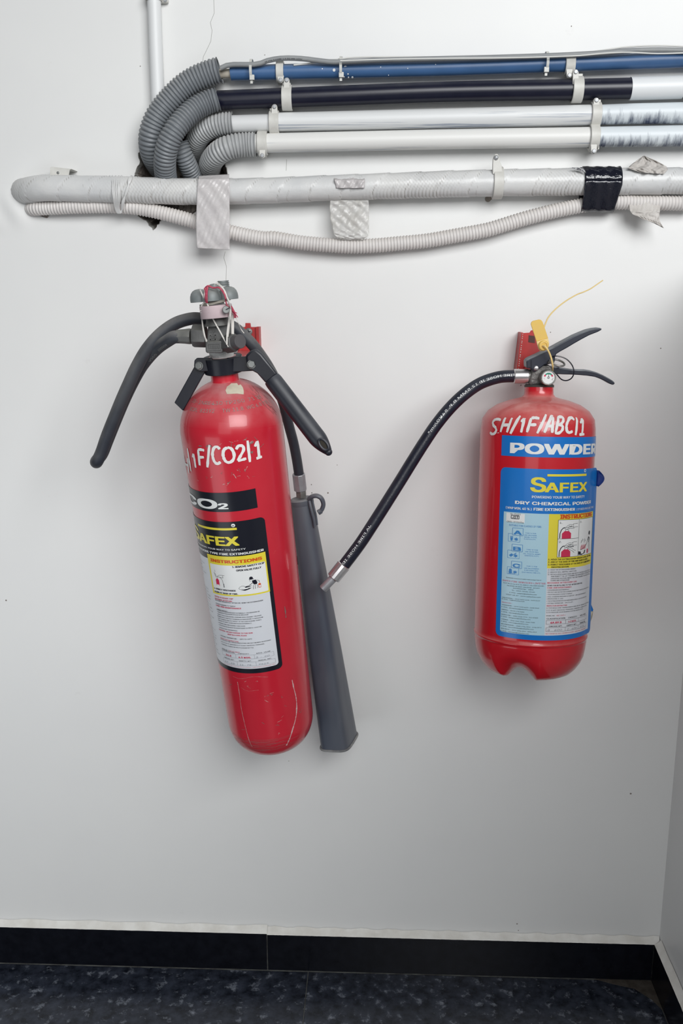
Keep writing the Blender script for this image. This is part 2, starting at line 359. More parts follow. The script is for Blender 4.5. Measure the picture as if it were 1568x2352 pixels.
# plaster bead above the skirting
bd = MB(); n = 120
for k, (z0, x0, x1) in enumerate(((zt, XL, xs), (zt2, xs, XR-.001))):
    G = []
    for i in range(n+1):
        x = x0+(x1-x0)*i/n; w1 = .0055+.0012*math.sin(i*.7)+rng.uniform(-.0007, .0007)
        G.append([np.array([x, -.0008, z0+w1+.004]), np.array([x, -.0042, z0+w1*.9]), np.array([x, -.0105, z0+.0018]), np.array([x, -.0118, z0+rng.uniform(-.0006, .0002)])])
    bd.grid(G)
struct('plaster_bead', bd, bead_m, wall)
bd = MB(); G = []
for i in range(n+1):
    y = -.012-1.98*i/n; w1 = .006+rng.uniform(-.001, .001)
    G.append([np.array([XR-.0008, y, zt2+w1+.004]), np.array([XR-.0042, y, zt2+w1*.9]), np.array([XR-.0118, y, zt2+rng.uniform(-.0006, .0002)])])
bd.grid(G); struct('plaster_bead', bd, bead_m, bpy.data.objects['wall_right'])
# floor: slabs laid on grey mortar
fl = MB(); fl.box(((XL+XR+.12)/2, -1.2, -.012), ((XR+.12-XL)/2, 0, 0), (0, 1.2, 0), (0, 0, .0095)); floor = struct('floor', fl, grout)
xf = float(P(709, 2232, 0)[0])
X = [xf-1.2, xf-.6, xf, XR-.0125]; X[0] = XL
for i in range(3):
    for j in range(3):
        y1 = -.0135-.6*j; y0 = y1-.6+.0016
        t_ = MB(); t_.box(((X[i]+X[i+1])/2, (y0+y1)/2, -.0012), ((X[i+1]-X[i])/2-.0009, 0, 0), (0, (y1-y0)/2, 0), (0, 0, .0012)); obj('floor_slab', t_, granite_floor, floor, bevel=.0005)
# dirt fillet in the corner
df = MB(); cxx = XR-.0125
df.prism([(cxx, -.0125, .0002), (cxx-.10, -.0125, .0002), (cxx-.07, -.024, .0002), (cxx-.035, -.034, .0002), (cxx-.012, -.06, .0002), (cxx, -.085, .0002)], (0, 0, .0009))
struct('corner_dirt', df, mat('corner_dirt_brown', (.035, .027, .02), .95, var=(.07, .06, .05), vscale=60), floor)

# ------------------------------------------------------------------ conduits and cables
def pipe(name, pts, d, rpx, mt, label, cat='pipe', n=28, step=.01, parent=None, cap=True):
    p = PP(pts, d); sc = 1553
    b = MB(); r0, r1 = (rpx if isinstance(rpx, tuple) else (rpx, rpx))
    b.tube(p, lambda l, L: (r0+(r1-r0)*l/L)/sc, n, cap, 6, step=step)
    o = obj(name, b, mt, parent)
    if label: tag(o, label, cat)
    return o
# blue conduit with the bare end inside the hose
o = pipe('blue_conduit', [(530, 168), (549, 167.2), (780, 162.5), (1024, 156.7), (1300, 147), (1600, 136)], .020, (16.4, 16.4), conduit_blue, 'dusty blue plastic conduit, topmost of the four horizontal pipes')
k = MB()
for u, v, r in [(767, 161, 3.4), (793, 154, 3.6), (799, 170, 1.8), (790, 177, 1.4), (800, 178, 1.6), (809, 178, 2.2), (740, 158, 1.2), (694, 155, 1.2), (874, 154, 1.2), (936, 157, 1.2), (892, 173, 1), (1000, 148, 1.2), (574, 155, 1)]:
    t = (u-549)/(1600-549); cy = 167.2-t*31; dy = v-cy; r_ = 16.4
    if abs(dy) < r_-1: dd = .020+math.sqrt(r_*r_-dy*dy)/1553
    p = P(u, v, dd); ax = nrm(p-P(u, cy, .020)); k.lathe([(r/1500, -.0005), (r/1700, .0003)], p, ax, 9)
obj('paint_splash', k, ink['white'], o, label='white paint drops')
pipe('conduit_stub', [(505, 169), (520, 168.5), (536, 168)], .020, (10, 10), mat('stub_beige', (.55, .5, .42), .5), None, parent=o)
o = pipe('black_conduit', [(500, 231), (760, 221), (1024, 211.5), (1300, 206.5), (1600, 200)], .022, (21.3, 22.8), conduit_black, 'thick black plastic conduit, second pipe from the top')
b = MB(); b.tube(PP([(1446, 203.8), (1500, 202.2), (1566, 200.2)], .022), 24.4/1553, 32); obj('white_sleeve', b, mat('sleeve_white', (.78, .80, .81), .4), o, label='white sleeve on the right end')
o = pipe('white_conduit', [(530, 285), (612, 282.5), (632, 282)], .022, (18.8, 18.8), conduit_white, 'short white pipe stub between pale corrugated hose and clip, third row')
o = pipe('white_conduit', [(626, 281), (660, 280), (1024, 272), (1300, 265.5), (1366, 264)], .022, (20.2, 22.0), streak_long, 'white painted pipe with blue-grey brush streaks, third row')
o = pipe('white_conduit', [(1366, 264), (1450, 261.5), (1600, 259)], .022, (21.2, 22.8), streak_short, 'right end of third-row pipe with patchy white paint over dark base')
o = pipe('white_conduit', [(570, 331), (606, 329), (620, 328.5), (1024, 320), (1300, 316), (1362, 314.8)], .024, (21, 21.8), streak_long2, 'lowest plain white pipe with faint blue streaks, fourth row')
o = pipe('white_conduit', [(1360, 315), (1450, 313.6), (1600, 311.5)], .024, (21.8, 22.6), streak_short, 'right end of lowest pipe with short dark brush marks')
c3 = cc(480, 80, 2.882); c4 = cc(1024, 80, 2.882)
o = pipe('grey_cable', c3((75, 222), (110, 205), (150, 197), (280, 197), (330, 192), (400, 167), (500, 154), (620, 158), (740, 173), (830, 180), (1000, 174), (1200, 166), (1568, 157))+c4((300, 150), (600, 141), (800, 133), (1000, 122), (1200, 106), (1400, 100), (1640, 105)), .036, (5.6, 5.6), cable_m, 'grey sheathed cable snaking along the top of the blue conduit', 'cable', 12)
ct = o
pipe('white_wire', c3((560, 200), (700, 185), (860, 160), (1000, 148), (1300, 146), (1568, 146))+c4((300, 140), (600, 133), (780, 126), (900, 122), (1050, 100), (1200, 80), (1400, 72), (1640, 80)), .030, (1.8, 1.8), wire_w, 'thin white wire running above the grey cable', 'wire', 8)
pipe('white_wire', c4((-700, 172), (-400, 162), (0, 156), (300, 154), (600, 148), (780, 142), (900, 136), (1050, 122), (1200, 116), (1400, 124), (1640, 118)), .046, (1.5, 1.5), wire_w, 'thin white wire running in front of the grey cable', 'wire', 8)

def ribbon2d(pts, w):
    pts = [np.asarray(p, float) for p in pts]; V = []; Fc = []
    for i, p in enumerate(pts):
        a = pts[max(0, i-1)]; b = pts[min(len(pts)-1, i+1)]; t = nrm(b-a); n_ = np.array([-t[1], t[0]])
        ww = w(i/(len(pts)-1)) if callable(w) else w
        V += [p+n_*ww/2, p-n_*ww/2]
    for i in range(len(pts)-1): Fc.append((2*i, 2*i+1, 2*i+3, 2*i+2))
    return V, Fc
# ---- saddle clips
def clip(u0, u1, cy, rpx, d, lug, screw, label, torn=False):
    sc = 1553; r = rpx/sc; a = P(u0, cy, d); b_ = P(u1, cy, d); a[2] = b_[2] = (a[2]+b_[2])/2
    root = thing('pipe_clip', (a+b_)/2, label, 'pipe clip', 'white clips holding the pipes')
    m_ = MB(); m_.ring(a, b_, r+.0032, r+.0006, 36); obj('band', m_, clip_m, root)
    su, sv = screw; s_ = 1 if lug == 'down' else -1
    ds = d+r*.55
    w_ = 6.2; edge = cy+s_*(rpx+1)
    y0 = cy+s_*rpx*.45; pts = [(su-w_-1.5, y0), (su-w_, sv)]
    for k_ in range(7):
        an = math.pi*k_/6; pts.append((su-w_*math.cos(an), sv+s_*w_*math.sin(an)))
    pts += [(su+w_, sv), (su+w_+1.5, y0)]
    m_ = MB(); m_.prism(PP(pts, ds+.0052), (0, .006, 0)); obj('lug', m_, clip_m, root, bevel=.0008)
    m_ = MB(); m_.box(P((u0+u1)/2, cy+s_*(rpx+4), ds/2-.001), ((u1-u0)/2/sc*.8, 0, 0), (0, ds/2-.002, 0), (0, 0, 4.5/sc)); obj('foot', m_, clip_m, root, bevel=.001)
    c_ = P(su, sv, ds+.005); m_ = MB(); m_.lathe([(.0030, 0), (.0030, .0012), (.0024, .0018), (.0001, .0019)], c_, (0, -1, 0), 16); obj('screw', m_, screw_m, root)
    return root
clip(635, 652, 165, 17.5, .020, 'down', (644, 184), 'white clip on the blue conduit near the grey hoses')
clip(648, 671, 225.5, 22.5, .022, 'up', (658, 184), 'white clip on the black conduit near the grey hoses')
clip(619, 641, 281.5, 20.5, .022, 'up', (630, 245), 'white clip at the left end of the third-row white pipe')
clip(592, 614, 329, 21.5, .024, 'down', (602, 357), 'white clip at the left end of the lowest white pipe')
clip(1296, 1318, 148, 17.5, .020, 'down', (1307.5, 173), 'tall white clip on the blue conduit at the right side')
clip(1312, 1336, 206, 23.5, .022, 'up', (1322, 165), 'white clip on the black conduit at the right side')
clip(1355, 1377, 264, 22.5, .022, 'up', (1369.5, 230), 'white clip at the right of the third-row pipe')
clip(1352, 1373, 315, 23, .024, 'down', (1363.5, 347), 'white clip at the right of the lowest white pipe')
# ---- cable ties
def tie(u, ytop, ybot, cy, rpx, d, label, yh):
    sc = 1553; root = thing('cable_tie', P(u, cy, d), label, 'cable tie', 'cable ties round the blue conduit')
    m_ = MB(); c = P(u, (ytop+cy+rpx)/2, d+.004); ry = (cy+rpx-ytop)/2/sc+.001; rx = (rpx/sc)+.0045
    rings = []
    for k_ in range(33):
        a = 2*math.pi*k_/32; n_ = np.array([0, -math.cos(a)*rx, math.sin(a)*ry]); o_ = n_*(1+.0008/rx)
        h = np.array([3.0/sc, 0, 0]); rings.append([c+n_-h, c+n_+h, c+o_+h, c+o_-h])
    m_.loft(rings, False); obj('strap', m_, tie_m, root)
    m_ = MB(); m_.box(P(u+.5, yh, d+rpx/sc+.004), (5.5/sc, 0, 0), (0, .0022, 0), (0, 0, 5.5/sc)); obj('head', m_, tie_m, root, bevel=.0006)
    m_ = MB(); m_.box(P(u-.5, yh+8.5, d+rpx/sc+.0025), (2.8/sc, 0, 0), (0, .0006, 0), (0, 0, 5/sc)); obj('tail', m_, tie_m, root)
tie(578, 141, 182, 166.5, 16.5, .020, 'cable tie nearest the grey corrugated hoses', 178)
tie(783, 135, 180, 162.5, 16.5, .020, 'cable tie beside white paint drops on the blue conduit', 172)
tie(1254, 124, 170, 148.5, 16.5, .020, 'cable tie on the blue conduit left of the right-hand clips', 160)

# ---- corrugated hoses
def corr(name, pts, d, rpx, pitch_px, mt, label, cat='hose', amp=.0011, n=26, sc=1553, group=None, open_end=True):
    p = spline(PP(pts, d), 10); pitch = pitch_px/sc; q, t = resample(p, pitch/8)
    b_ = MB()
    r = rpx/sc
    def rf(l, L):
        x = (l/pitch) % 1
        g = (.5+.5*math.cos(2*math.pi*x)); return r-amp*2*(1-g**.6)
    b_.tube(q, rf, n, False, 1)
    if open_end:   # inner wall so the cut end reads as a hollow hose
        b_.tube(q[:18], r-amp*2.6, n, False, 1)
    o = obj(name, b_, mt, None, sharp=80)
    return tag(o, label, cat, group)
c2 = cc(280, 80, 3.7333)
corr('corrugated_hose', c2((838, 303), (760, 325), (640, 375), (530, 445), (430, 540), (345, 640), (285, 740), (250, 850), (247, 950), (272, 1050), (320, 1130)), [.030, .030, .031, .032, .033, .033, .032, .028, .018, -.002, -.03], 28.2, 8.1, corr_grey, 'outermost dark grey corrugated hose bending from blue conduit into the wall')
corr('corrugated_hose', c2((823, 550), (740, 575), (640, 625), (545, 705), (465, 800), (410, 900), (378, 1000), (368, 1090), (372, 1180), (385, 1260), (398, 1330)), [.034, .036, .042, .050, .056, .056, .050, .040, .022, .0, -.025], 25.8, 7.6, corr_grey, 'second dark grey corrugated hose bending from black conduit, in front of outermost')
corr('corrugated_hose', c2((490, 930), (520, 1010), (548, 1080), (585, 1160), (618, 1230), (640, 1310)), [.016, .014, .008, -.004, -.02, -.045], 22.5, 6.6, corr_grey, 'short dark grey corrugated hose end slanting down behind the second hose', open_end=False)
corr('corrugated_hose', c2((952, 757), (880, 762), (800, 778), (725, 815), (665, 870), (630, 930), (615, 990), (610, 1060)), [.022, .022, .020, .014, .003, -.012, -.030, -.055], 25.0, 6.7, corr_light, 'upper pale grey corrugated hose curving from third-row pipe into the hole')
corr('corrugated_hose', c2((1150, 938), (1070, 940), (980, 948), (900, 970), (830, 1010), (780, 1065), (755, 1120), (745, 1200)), [.024, .024, .026, .026, .020, .006, -.012, -.05], 27.0, 7.3, corr_light, 'lower pale grey corrugated hose curving from lowest pipe into the hole')
c1 = cc(0, 350, 2.613); c5 = cc(600, 350, 3.136); c6 = cc(1068, 330, 3.136)
wp = [(78, 492), (70, 484)]+c1((205, 338), (300, 332), (450, 325), (600, 322), (690, 322), (800, 330), (900, 347), (1000, 370), (1100, 396), (1200, 424), (1300, 452), (1400, 482), (1568, 515))+c5((100, 620), (300, 652), (600, 675), (800, 672), (1000, 655), (1200, 635), (1400, 600), (1568, 570))+c6((200, 610), (400, 548), (600, 495), (800, 452), (900, 436), (1000, 427), (1100, 421), (1300, 425), (1640, 430))
wd = [-.045, -.02]+[.004, .012, .016, .016, .016]+[.020]*len(wp[7:])
corr('corrugated_hose', wp, wd, 17.0, 7.3, corr_white, 'long thin white corrugated hose sagging below the tape-wrapped duct', amp=.0008, n=22, open_end=False)

# ---- tape-wrapped duct
dp = [(46, 448), (50, 442), (62, 438), (85, 434), (115, 431.5), (160, 433), (300, 436.5), (450, 440.5), (600, 438), (765, 431.5), (900, 427), (1100, 421), (1330, 417.5), (1450, 416.5), (1620, 415)]
dd = [-.05, -.02, .004, .018, .024, .025]+[.026]*9
q, t = resample(spline(PP(dp, dd), 12), .0013)
def rduct(l, L):
    x = (l/.047) % 1
    return 28.4/1553+.0009*x+.00034*math.sin(l*2*math.pi/.0052)*max(0, .35+.65*math.sin(l*23+1.5*math.sin(l*7)))+.0005*math.sin(l*9)
b = MB(); T_, N_, B_ = frames(q); rings = []; L_ = t[-1]; att = []
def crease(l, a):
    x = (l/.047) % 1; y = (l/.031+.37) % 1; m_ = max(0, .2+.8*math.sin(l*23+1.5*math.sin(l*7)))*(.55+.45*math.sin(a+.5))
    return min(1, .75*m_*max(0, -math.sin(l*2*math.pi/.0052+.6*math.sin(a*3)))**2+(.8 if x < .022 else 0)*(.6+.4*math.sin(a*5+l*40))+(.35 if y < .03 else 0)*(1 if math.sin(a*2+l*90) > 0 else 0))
for p, l, N, Bn in zip(q, t, N_, B_):
    ring = []
    for k in range(36):
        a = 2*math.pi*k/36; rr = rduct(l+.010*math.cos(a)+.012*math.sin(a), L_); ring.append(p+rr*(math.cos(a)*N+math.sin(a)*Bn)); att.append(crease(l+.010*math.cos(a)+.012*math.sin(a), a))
    rings.append(ring)
b.loft(rings, True, att); duct = obj('wrapped_duct', b, wrap_m, None, sharp=60)
tag(duct, 'thick horizontal duct wrapped in wrinkled white tape below the pipes', 'duct')
# clip on the duct
root = thing('pipe_clip', P(1140, 420, .03), 'painted clip with ragged top holding the tape-wrapped duct', 'pipe clip')
m_ = MB(); a = P(1131, 420.5, .026); b_ = P(1153, 420.5, .026); b_[2] = a[2]; m_.ring(a, b_, 28.4/1553+.0045, 28.4/1553+.0012, 36); obj('band', m_, clip_m, root)
m_ = MB(); m_.prism(PP([(1131, 378), (1132, 365), (1136, 354), (1142, 353), (1146, 360), (1148, 372), (1152, 380), (1154, 400), (1131, 400)], .044), (0, .007, 0)); obj('lug', m_, clip_m, root, bevel=.001)
m_ = MB(); m_.lathe([(.0034, 0), (.0034, .0014), (.002, .0024), (.0001, .0026)], P(1139, 362, .044), (0, -1, 0), 14); obj('screw', m_, screw_m, root)
# saddle tab at left
root = thing('saddle_tab', P(138, 396, .01), 'small white metal tab above the left end of the wrapped duct', 'bracket')
m_ = MB(); m_.prism(PP([(115, 385), (160, 390), (156, 411), (115, 408)], .030), (0, .0012, 0)); m_.prism(PP([(115, 385), (160, 390), (164, 388), (118, 383)], .030), (0, .03, 0)); obj('plate', m_, clip_m, root)
m_ = MB(); m_.lathe([(.0022, 0), (.001, .0008)], P(133, 397, .030), (0, -1, 0), 10); obj('rivet', m_, bolt_m, root)
# hanging tape pieces
def sheet(name, cols, mt, label, cat, crumple=.0006, seed=1, rootname=None, thick=.00025, n=36):
    """cols: rows of (u0,u1,v,d) interpolated downwards"""
    r_ = np.random.RandomState(seed); G = []
    rows = []
    for i in range(len(cols)-1):
        a, b_ = np.array(cols[i], float), np.array(cols[i+1], float)
        for k in range(8): rows.append(a+(b_-a)*k/8)
    rows.append(np.array(cols[-1], float)); fr = r_.uniform(.25, .9, 4); ph = r_.uniform(0, 6, 4)
    for ir, row in enumerate(rows):
        G.append([P(row[0]+(row[1]-row[0])*j/n, row[2]+(row[4] if len(row) > 4 else 0)*(j/n), row[3]+crumple*(math.sin(ir*fr[0]*.6+j*fr[1]*.5+ph[0])+.7*math.sin(ir*fr[2]*.8-j*fr[3]*.8+ph[1])+.35*math.sin(ir*.9+j*1.3))) for j in range(n+1)])
    b_ = MB(); b_.grid(G); o = obj(name, b_, mt, None, solid=thick, sharp=75)
    return tag(o, label, cat)
sheet('tape_strip', [(456, 526, 404, .034, -4), (455, 526, 412, .046, 0), (453, 527, 430, .0475, 0), (452, 527, 455, .047, 0), (451, 527, 480, .046, 0), (450, 527, 520, .045, 0), (451, 527, 555, .044, 2), (452, 527, 570, .043, 4)], film_m, 'wide pale tape strip hanging over duct and hose near the wall hole', 'tape', .0005, 2)
sheet('tape_strip', [(765, 835, 404, .030, -1), (768, 838, 414, .0465, 0), (772, 837, 432, .0478, 0)], film_m, 'peeling tape patch wrapped on the middle of the duct', 'tape', .0012, 3)
sheet('clear_film', [(758, 846, 460, .030, 0), (757, 847, 475, .030, 0), (758, 847, 500, .032, 0), (764, 847, 525, .032, 0), (766, 847, 538, .034, 3), (775, 836, 546, .034, 2), (790, 832, 551, .030, 0)], film_clear, 'crinkled clear film hanging between duct and white hose', 'film', .0010, 4)
sheet('torn_tape', [(1477, 1480, 358, .030, 0), (1462, 1510, 368, .034, 3), (1447, 1530, 380, .040, 2), (1442, 1533, 386, .046, 4), (1470, 1524, 396, .048, 4)], paper_m, 'torn dusty tape flap standing up on the right of the duct', 'tape', .0018, 5)
sheet('torn_tape', [(1440, 1516, 440, .020, 0), (1446, 1515, 484, .034, 0), (1452, 1514, 492, .036, 0), (1476, 1514, 503, .038, 4), (1500, 1519, 512, .040, 4), (1519, 1524, 522, .041, 2)], paper_m, 'ragged torn tape hanging under the white hose at the right', 'tape', .0012, 6)
# black tape bundle round duct and hose
r_ = np.random.RandomState(8); rings = []
prof = []
for k in range(40):      # outline in (v, d): loop round duct (v 417,d .026,r .0195) and hose (v 466,d .02,r .0115)
    a = 2*math.pi*k/40
    prof.append(a)
NU = 22; G = []
for i in range(NU+1):
    f_ = i/NU; uT = 1336+(1421-1336)*f_; uB = 1333+(1409-1333)*f_
    row = []
    for k in range(41):
        a = 2*math.pi*k/40; sx, sz = -math.cos(a), math.sin(a)   # outward: y, z
        pD, pH = P(1378, 417.5, .026), P(1371, 467, .021); dr = np.array([0, sx, sz])
        if pD@dr+.0212 > pH@dr+.0126: cv, cd_, rr, uu = 417.5, .026, .0212, uT
        else: cv, cd_, rr, uu = 467, .021, .0126, uB
        pc = P(uu, cv, cd_); cr = .0004*math.sin(i*.9+k*.7)+r_.uniform(-.0003, .0003)
        row.append(pc+np.array([0, sx*(rr+cr), sz*(rr+cr)]))
    G.append(row)
b = MB(); b.grid(G)
b.prism(PP([(1310, 385), (1338, 384), (1346, 398), (1333, 392)], .048), (0, .0006, 0))
o = obj('black_tape', b, blacktape, None, sharp=40, solid=.0003); tag(o, 'glossy black tape binding the white hose to the duct at right', 'tape')
# twisted tie round duct and hose
b = MB()
for k, (du, ph) in enumerate(((0, 0), (5, 1), (10, 2), (-4, 3), (14, 4))):
    b.tube(PP([(258+du*1.5, 404), (262+du, 420), (262+du*.9, 438), (264+du*.8, 455), (266+du*.5, 475), (272+du*.3, 489), (280, 482), (284-du*.2, 462), (291+du*.2, 436), (300-du*.3, 412), (302, 404)], [.030, .044, .0475, .046, .036, .030, .032, .041, .046, .044, .032]), .0013, 7, sub=4)
o = obj('wire_tie', b, tape_m, None); tag(o, 'twisted white strip tying the thin hose under the duct at left', 'tie')
# vertical conduit at the top left
o = pipe('vertical_conduit', [(338, -400), (353.5, 0), (357, 100), (361.5, 210), (365, 330)], .012, (15.2, 15.8), mat('painted_conduit_white', (.76, .77, .77), .45), 'white painted vertical conduit rising at the top left', 'pipe')
root = thing('conduit_clip', P(355, 1, .01), 'white clip on the vertical conduit at the top edge', 'pipe clip')
m_ = MB(); m_.ring(P(353, 2, .012), P(352.5, -14, .012), .0128, .0104, 28); obj('band', m_, clip_m, root)
m_ = MB(); m_.box(P(376, -3, .005), (.0065, 0, 0), (0, .004, 0), (0, 0, .006)); obj('lug', m_, clip_m, root, bevel=.0015)
m_ = MB(); m_.lathe([(.003, 0), (.0025, .0014)], P(379, 0, .009), (0, -1, 0), 14); obj('screw', m_, screw_m, root)

# ------------------------------------------------------------------ printing on curved surfaces
class Cyl:
    def __init__(s, A, B, R, rfun=None, layout=None, twist=0.0):
        s.layout = layout; s.twist = twist
        s.B = B; s.R = R; s.ax = nrm(A-B); n_ = np.array([0, -1., 0]); s.n = nrm(n_-s.ax*(n_@s.ax)); s.t = np.cross(s.ax, s.n)
        if s.t[0] < 0: s.t = -s.t
        s.rfun = rfun or (lambda z: R); s.lift = lambda q, z: 0.0
        if layout:      # measured layout heights -> heights on this cylinder
            s.zl = np.linspace(-.1, .62, 37); s.zn = np.array([s.hit(*proj(layout.pt(0, z))[:2])[1] for z in s.zl])
    def put(s, q, z, e=0): return s.pt(q, float(np.interp(z, s.zl, s.zn))+s.twist*q, e)
    def hit(s, u, v):
        r = ray(u, v); o = CAM-s.B; rp = r-s.ax*(r@s.ax); op = o-s.ax*(o@s.ax)
        a = rp@rp; b_ = 2*rp@op; c = op@op-s.R**2; dd_ = max(0, b_*b_-4*a*c); p = o+r*((-b_-dd_**.5)/2/a)
        return math.atan2(p@s.t, p@s.n)*s.R, p@s.ax
    def find(s, u, v):      # first point of the turned surface along the line of sight
        r = nrm(ray(u, v)); t = .9
        while t < 1.7:
            p = CAM+r*t-s.B; z = p@s.ax; rho = np.linalg.norm(p-s.ax*z)
            if rho < s.rfun(z): break
            t += .0004
        return math.atan2(p@s.t, p@s.n)*s.R, z
    def pt(s, q, z, e=0):
        th = q/s.R; r = s.rfun(z)+e+s.lift(q, z); return s.B+s.ax*z+r*(math.cos(th)*s.n+math.sin(th)*s.t)
_tc = {}
import os
SANS = None
try:      # Blender's own sans serif; its default font otherwise
    fp = os.path.join(bpy.utils.system_resource('DATAFILES'), 'fonts', 'Inter.woff2')
    if os.path.exists(fp): SANS = bpy.data.fonts.load(fp)
except Exception: SANS = None
def text2d(txt, bold=0.0, res=2):
    key = (txt, bold, res)
    if key not in _tc:
        cu = bpy.data.curves.new('t', 'FONT'); cu.body = txt; cu.size = 1; cu.font = SANS or cu.font; cu.resolution_u = res; cu.fill_mode = 'FRONT'
        o = bpy.data.objects.new('t', cu); me = bpy.data.meshes.new_from_object(o)
        V = [(v.co.x, v.co.y) for v in me.vertices]; Fc = [tuple(p.vertices) for p in me.polygons]
        bpy.data.objects.remove(o); bpy.data.curves.remove(cu); bpy.data.meshes.remove(me)
        xs_ = [v[0] for v in V] or [0, 1]; _tc[key] = (V, Fc, min(xs_), max(xs_))
    return _tc[key]
CAPH = .729
class Art:
    """flat artwork collected per ink, then laid on a surface"""
    def __init__(s): s.d = {}
    def put(s, inkn, V, Fc, lay):
        v, f = s.d.setdefault((inkn, lay), ([], [])); o = len(v); v += [tuple(p) for p in V]; f += [tuple(i+o for i in q) for q in Fc]
    def text(s, txt, q0, q1, z, cap, inkn, bold=.0, lay=3, res=1, slant=0, z1=None):
        V, Fc, a, b_ = text2d(txt, bold, {1: 4, 2: 8, 3: 8}[res]); sx = (q1-q0)/(b_-a); sy = cap/CAPH; z1 = z if z1 is None else z1
        bx = bold*.62; sh = [(0, 0)] if bold < .015 else ([(-bx, 0), (bx, 0)] if bold < .03 else [(-bx, -bx*.4), (bx, -bx*.4), (-bx, bx*.4), (bx, bx*.4), (0, 0)])   # heavier weight: the same letter laid again, slightly shifted
        for k_, (dx_, dy_) in enumerate(sh):
            s.put(inkn, [(q0+(x-a)*sx+dx_*sy+slant*y*sy, z+(z1-z)*(x-a)/(b_-a)+(y*(1-abs(dy_)*1.4)+dy_)*sy) for x, y in V], Fc, lay+.13*k_)
    def poly(s, pts, inkn, lay=1): s.put(inkn, pts, [tuple(range(len(pts)))], lay)
    def rect(s, q0, q1, z0, z1, inkn, lay=1, rad=0, corners=(1, 1, 1, 1)):
        if not rad: return s.poly([(q0, z0), (q1, z0), (q1, z1), (q0, z1)], inkn, lay)
        pts = []
        for (cx, cz, a0, on) in ((q0+rad, z0+rad, 180, corners[0]), (q1-rad, z0+rad, 270, corners[1]), (q1-rad, z1-rad, 0, corners[2]), (q0+rad, z1-rad, 90, corners[3])):
            for k in range(7):
                a = math.radians(a0+15*k)
                if on: pts.append((cx+rad*math.cos(a), cz+rad*math.sin(a)))
            if not on: pts.append((cx+rad*(1 if a0 in (270, 0) else -1), cz+rad*(1 if a0 in (0, 90) else -1)))
        s.poly(pts, inkn, lay)
    def line(s, pts, w_, inkn, lay=3):
        V, Fc = ribbon2d(pts, w_); s.put(inkn, V, Fc, lay)
    def frame(s, q0, q1, z0, z1, w_, inkn, lay=3):
        for a, b_ in (((q0, z0), (q1, z0)), ((q1, z0), (q1, z1)), ((q1, z1), (q0, z1)), ((q0, z1), (q0, z0))): s.line([a, b_], w_, inkn, lay)
    def disc(s, q, z, r, inkn, lay=3, n=12, sy=1): s.poly([(q+r*math.cos(2*math.pi*k/n), z+sy*r*math.sin(2*math.pi*k/n)) for k in range(n)], inkn, lay)
    def bake(s, cyl, step=.0035, zstep=None, e0=.00025, de=.00016, real=False):
        out = {}
        for (inkn, lay), (V, Fc) in s.d.items():
            bm_ = bmesh.new(); vs = [bm_.verts.new((x, y, 0)) for x, y in V]
            for f in Fc:
                try: bm_.faces.new([vs[i] for i in f])
                except ValueError: pass
            big = [f for f in bm_.faces if max(v.co.x for v in f.verts)-min(v.co.x for v in f.verts) > step or (zstep and max(v.co.y for v in f.verts)-min(v.co.y for v in f.verts) > zstep)]
            if big:
                x0 = min(v.co.x for f in big for v in f.verts); x1 = max(v.co.x for f in big for v in f.verts); k = math.floor(x0/step)
                while k*step < x1:
                    g = [f for f in big if f.is_valid]; ge = {e for f in g for e in f.edges}; gv = {v for f in g for v in f.verts}
                    rs = bmesh.ops.bisect_plane(bm_, geom=list(gv)+list(ge)+g, plane_co=(k*step, 0, 0), plane_no=(1, 0, 0), dist=1e-7)
                    big = list({f for f in rs['geom'] if isinstance(f, bmesh.types.BMFace)}); k += 1
                if zstep:
                    z0 = min(v.co.y for v in bm_.verts); z1 = max(v.co.y for v in bm_.verts); k = math.floor(z0/zstep)
                    while k*zstep < z1:
                        bmesh.ops.bisect_plane(bm_, geom=list(bm_.verts)+list(bm_.edges)+list(bm_.faces), plane_co=(0, k*zstep, 0), plane_no=(0, 1, 0), dist=1e-7); k += 1
            bm_.verts.index_update()
            mb = out.setdefault(inkn, MB())
            mb.add([(cyl.pt if (real or v.co.y < -.0999 and 0) else cyl.put)(v.co.x, v.co.y, e0+de*lay) for v in bm_.verts], [tuple(v.index for v in f.verts) for f in bm_.faces]); bm_.free()
        return out
STK = {'S': [[(1, .95), (.75, 1), (.35, .98), (.12, .8), (.3, .58), (.6, .45), (.75, .25), (.6, .05), (.3, 0), (0, .1)]], '.': [[(.4, .05), (.45, 0)]],
       'H': [[(.15, 0), (.28, 1)], [(.8, 0), (.95, 1)], [(.2, .48), (.9, .52)]], '/': [[(.12, -.1), (.88, 1.1)]], '|': [[(.45, -.1), (.5, 1.1)]],
       '1': [[(.2, .75), (.5, 1), (.52, .5), (.5, 0)]], '!': [[(.15, .75), (.5, 1), (.52, .5), (.5, 0)], [(.15, .0), (.85, .02)]], 'F': [[(.2, 0), (.3, 1)], [(.3, 1), (.65, 1.02), (1, .98)], [(.25, .52), (.85, .55)]],
       'A': [[(.0, 0), (.2, .5), (.5, 1), (.7, 1)], [(.7, 1), (.75, .5), (.85, 0)], [(.15, .42), (.8, .42)]],
       'B': [[(.15, 0), (.25, 1)], [(.2, 1), (.7, 1), (.8, .8), (.6, .58), (.3, .52)], [(.3, .52), (.75, .45), (.8, .2), (.5, 0), (.1, 0)]],
       'C': [[(.95, .85), (.7, 1), (.35, .92), (.12, .55), (.2, .15), (.5, 0), (.85, .1)]], 'O': [[(.5, 1), (.2, .85), (.08, .5), (.2, .12), (.5, 0), (.82, .15), (.95, .5), (.8, .88), (.5, 1)]],
       '2': [[(.1, .8), (.35, 1), (.75, .95), (.8, .7), (.5, .4), (.12, .05)], [(.12, .05), (.5, .06), (.95, .1)]]}
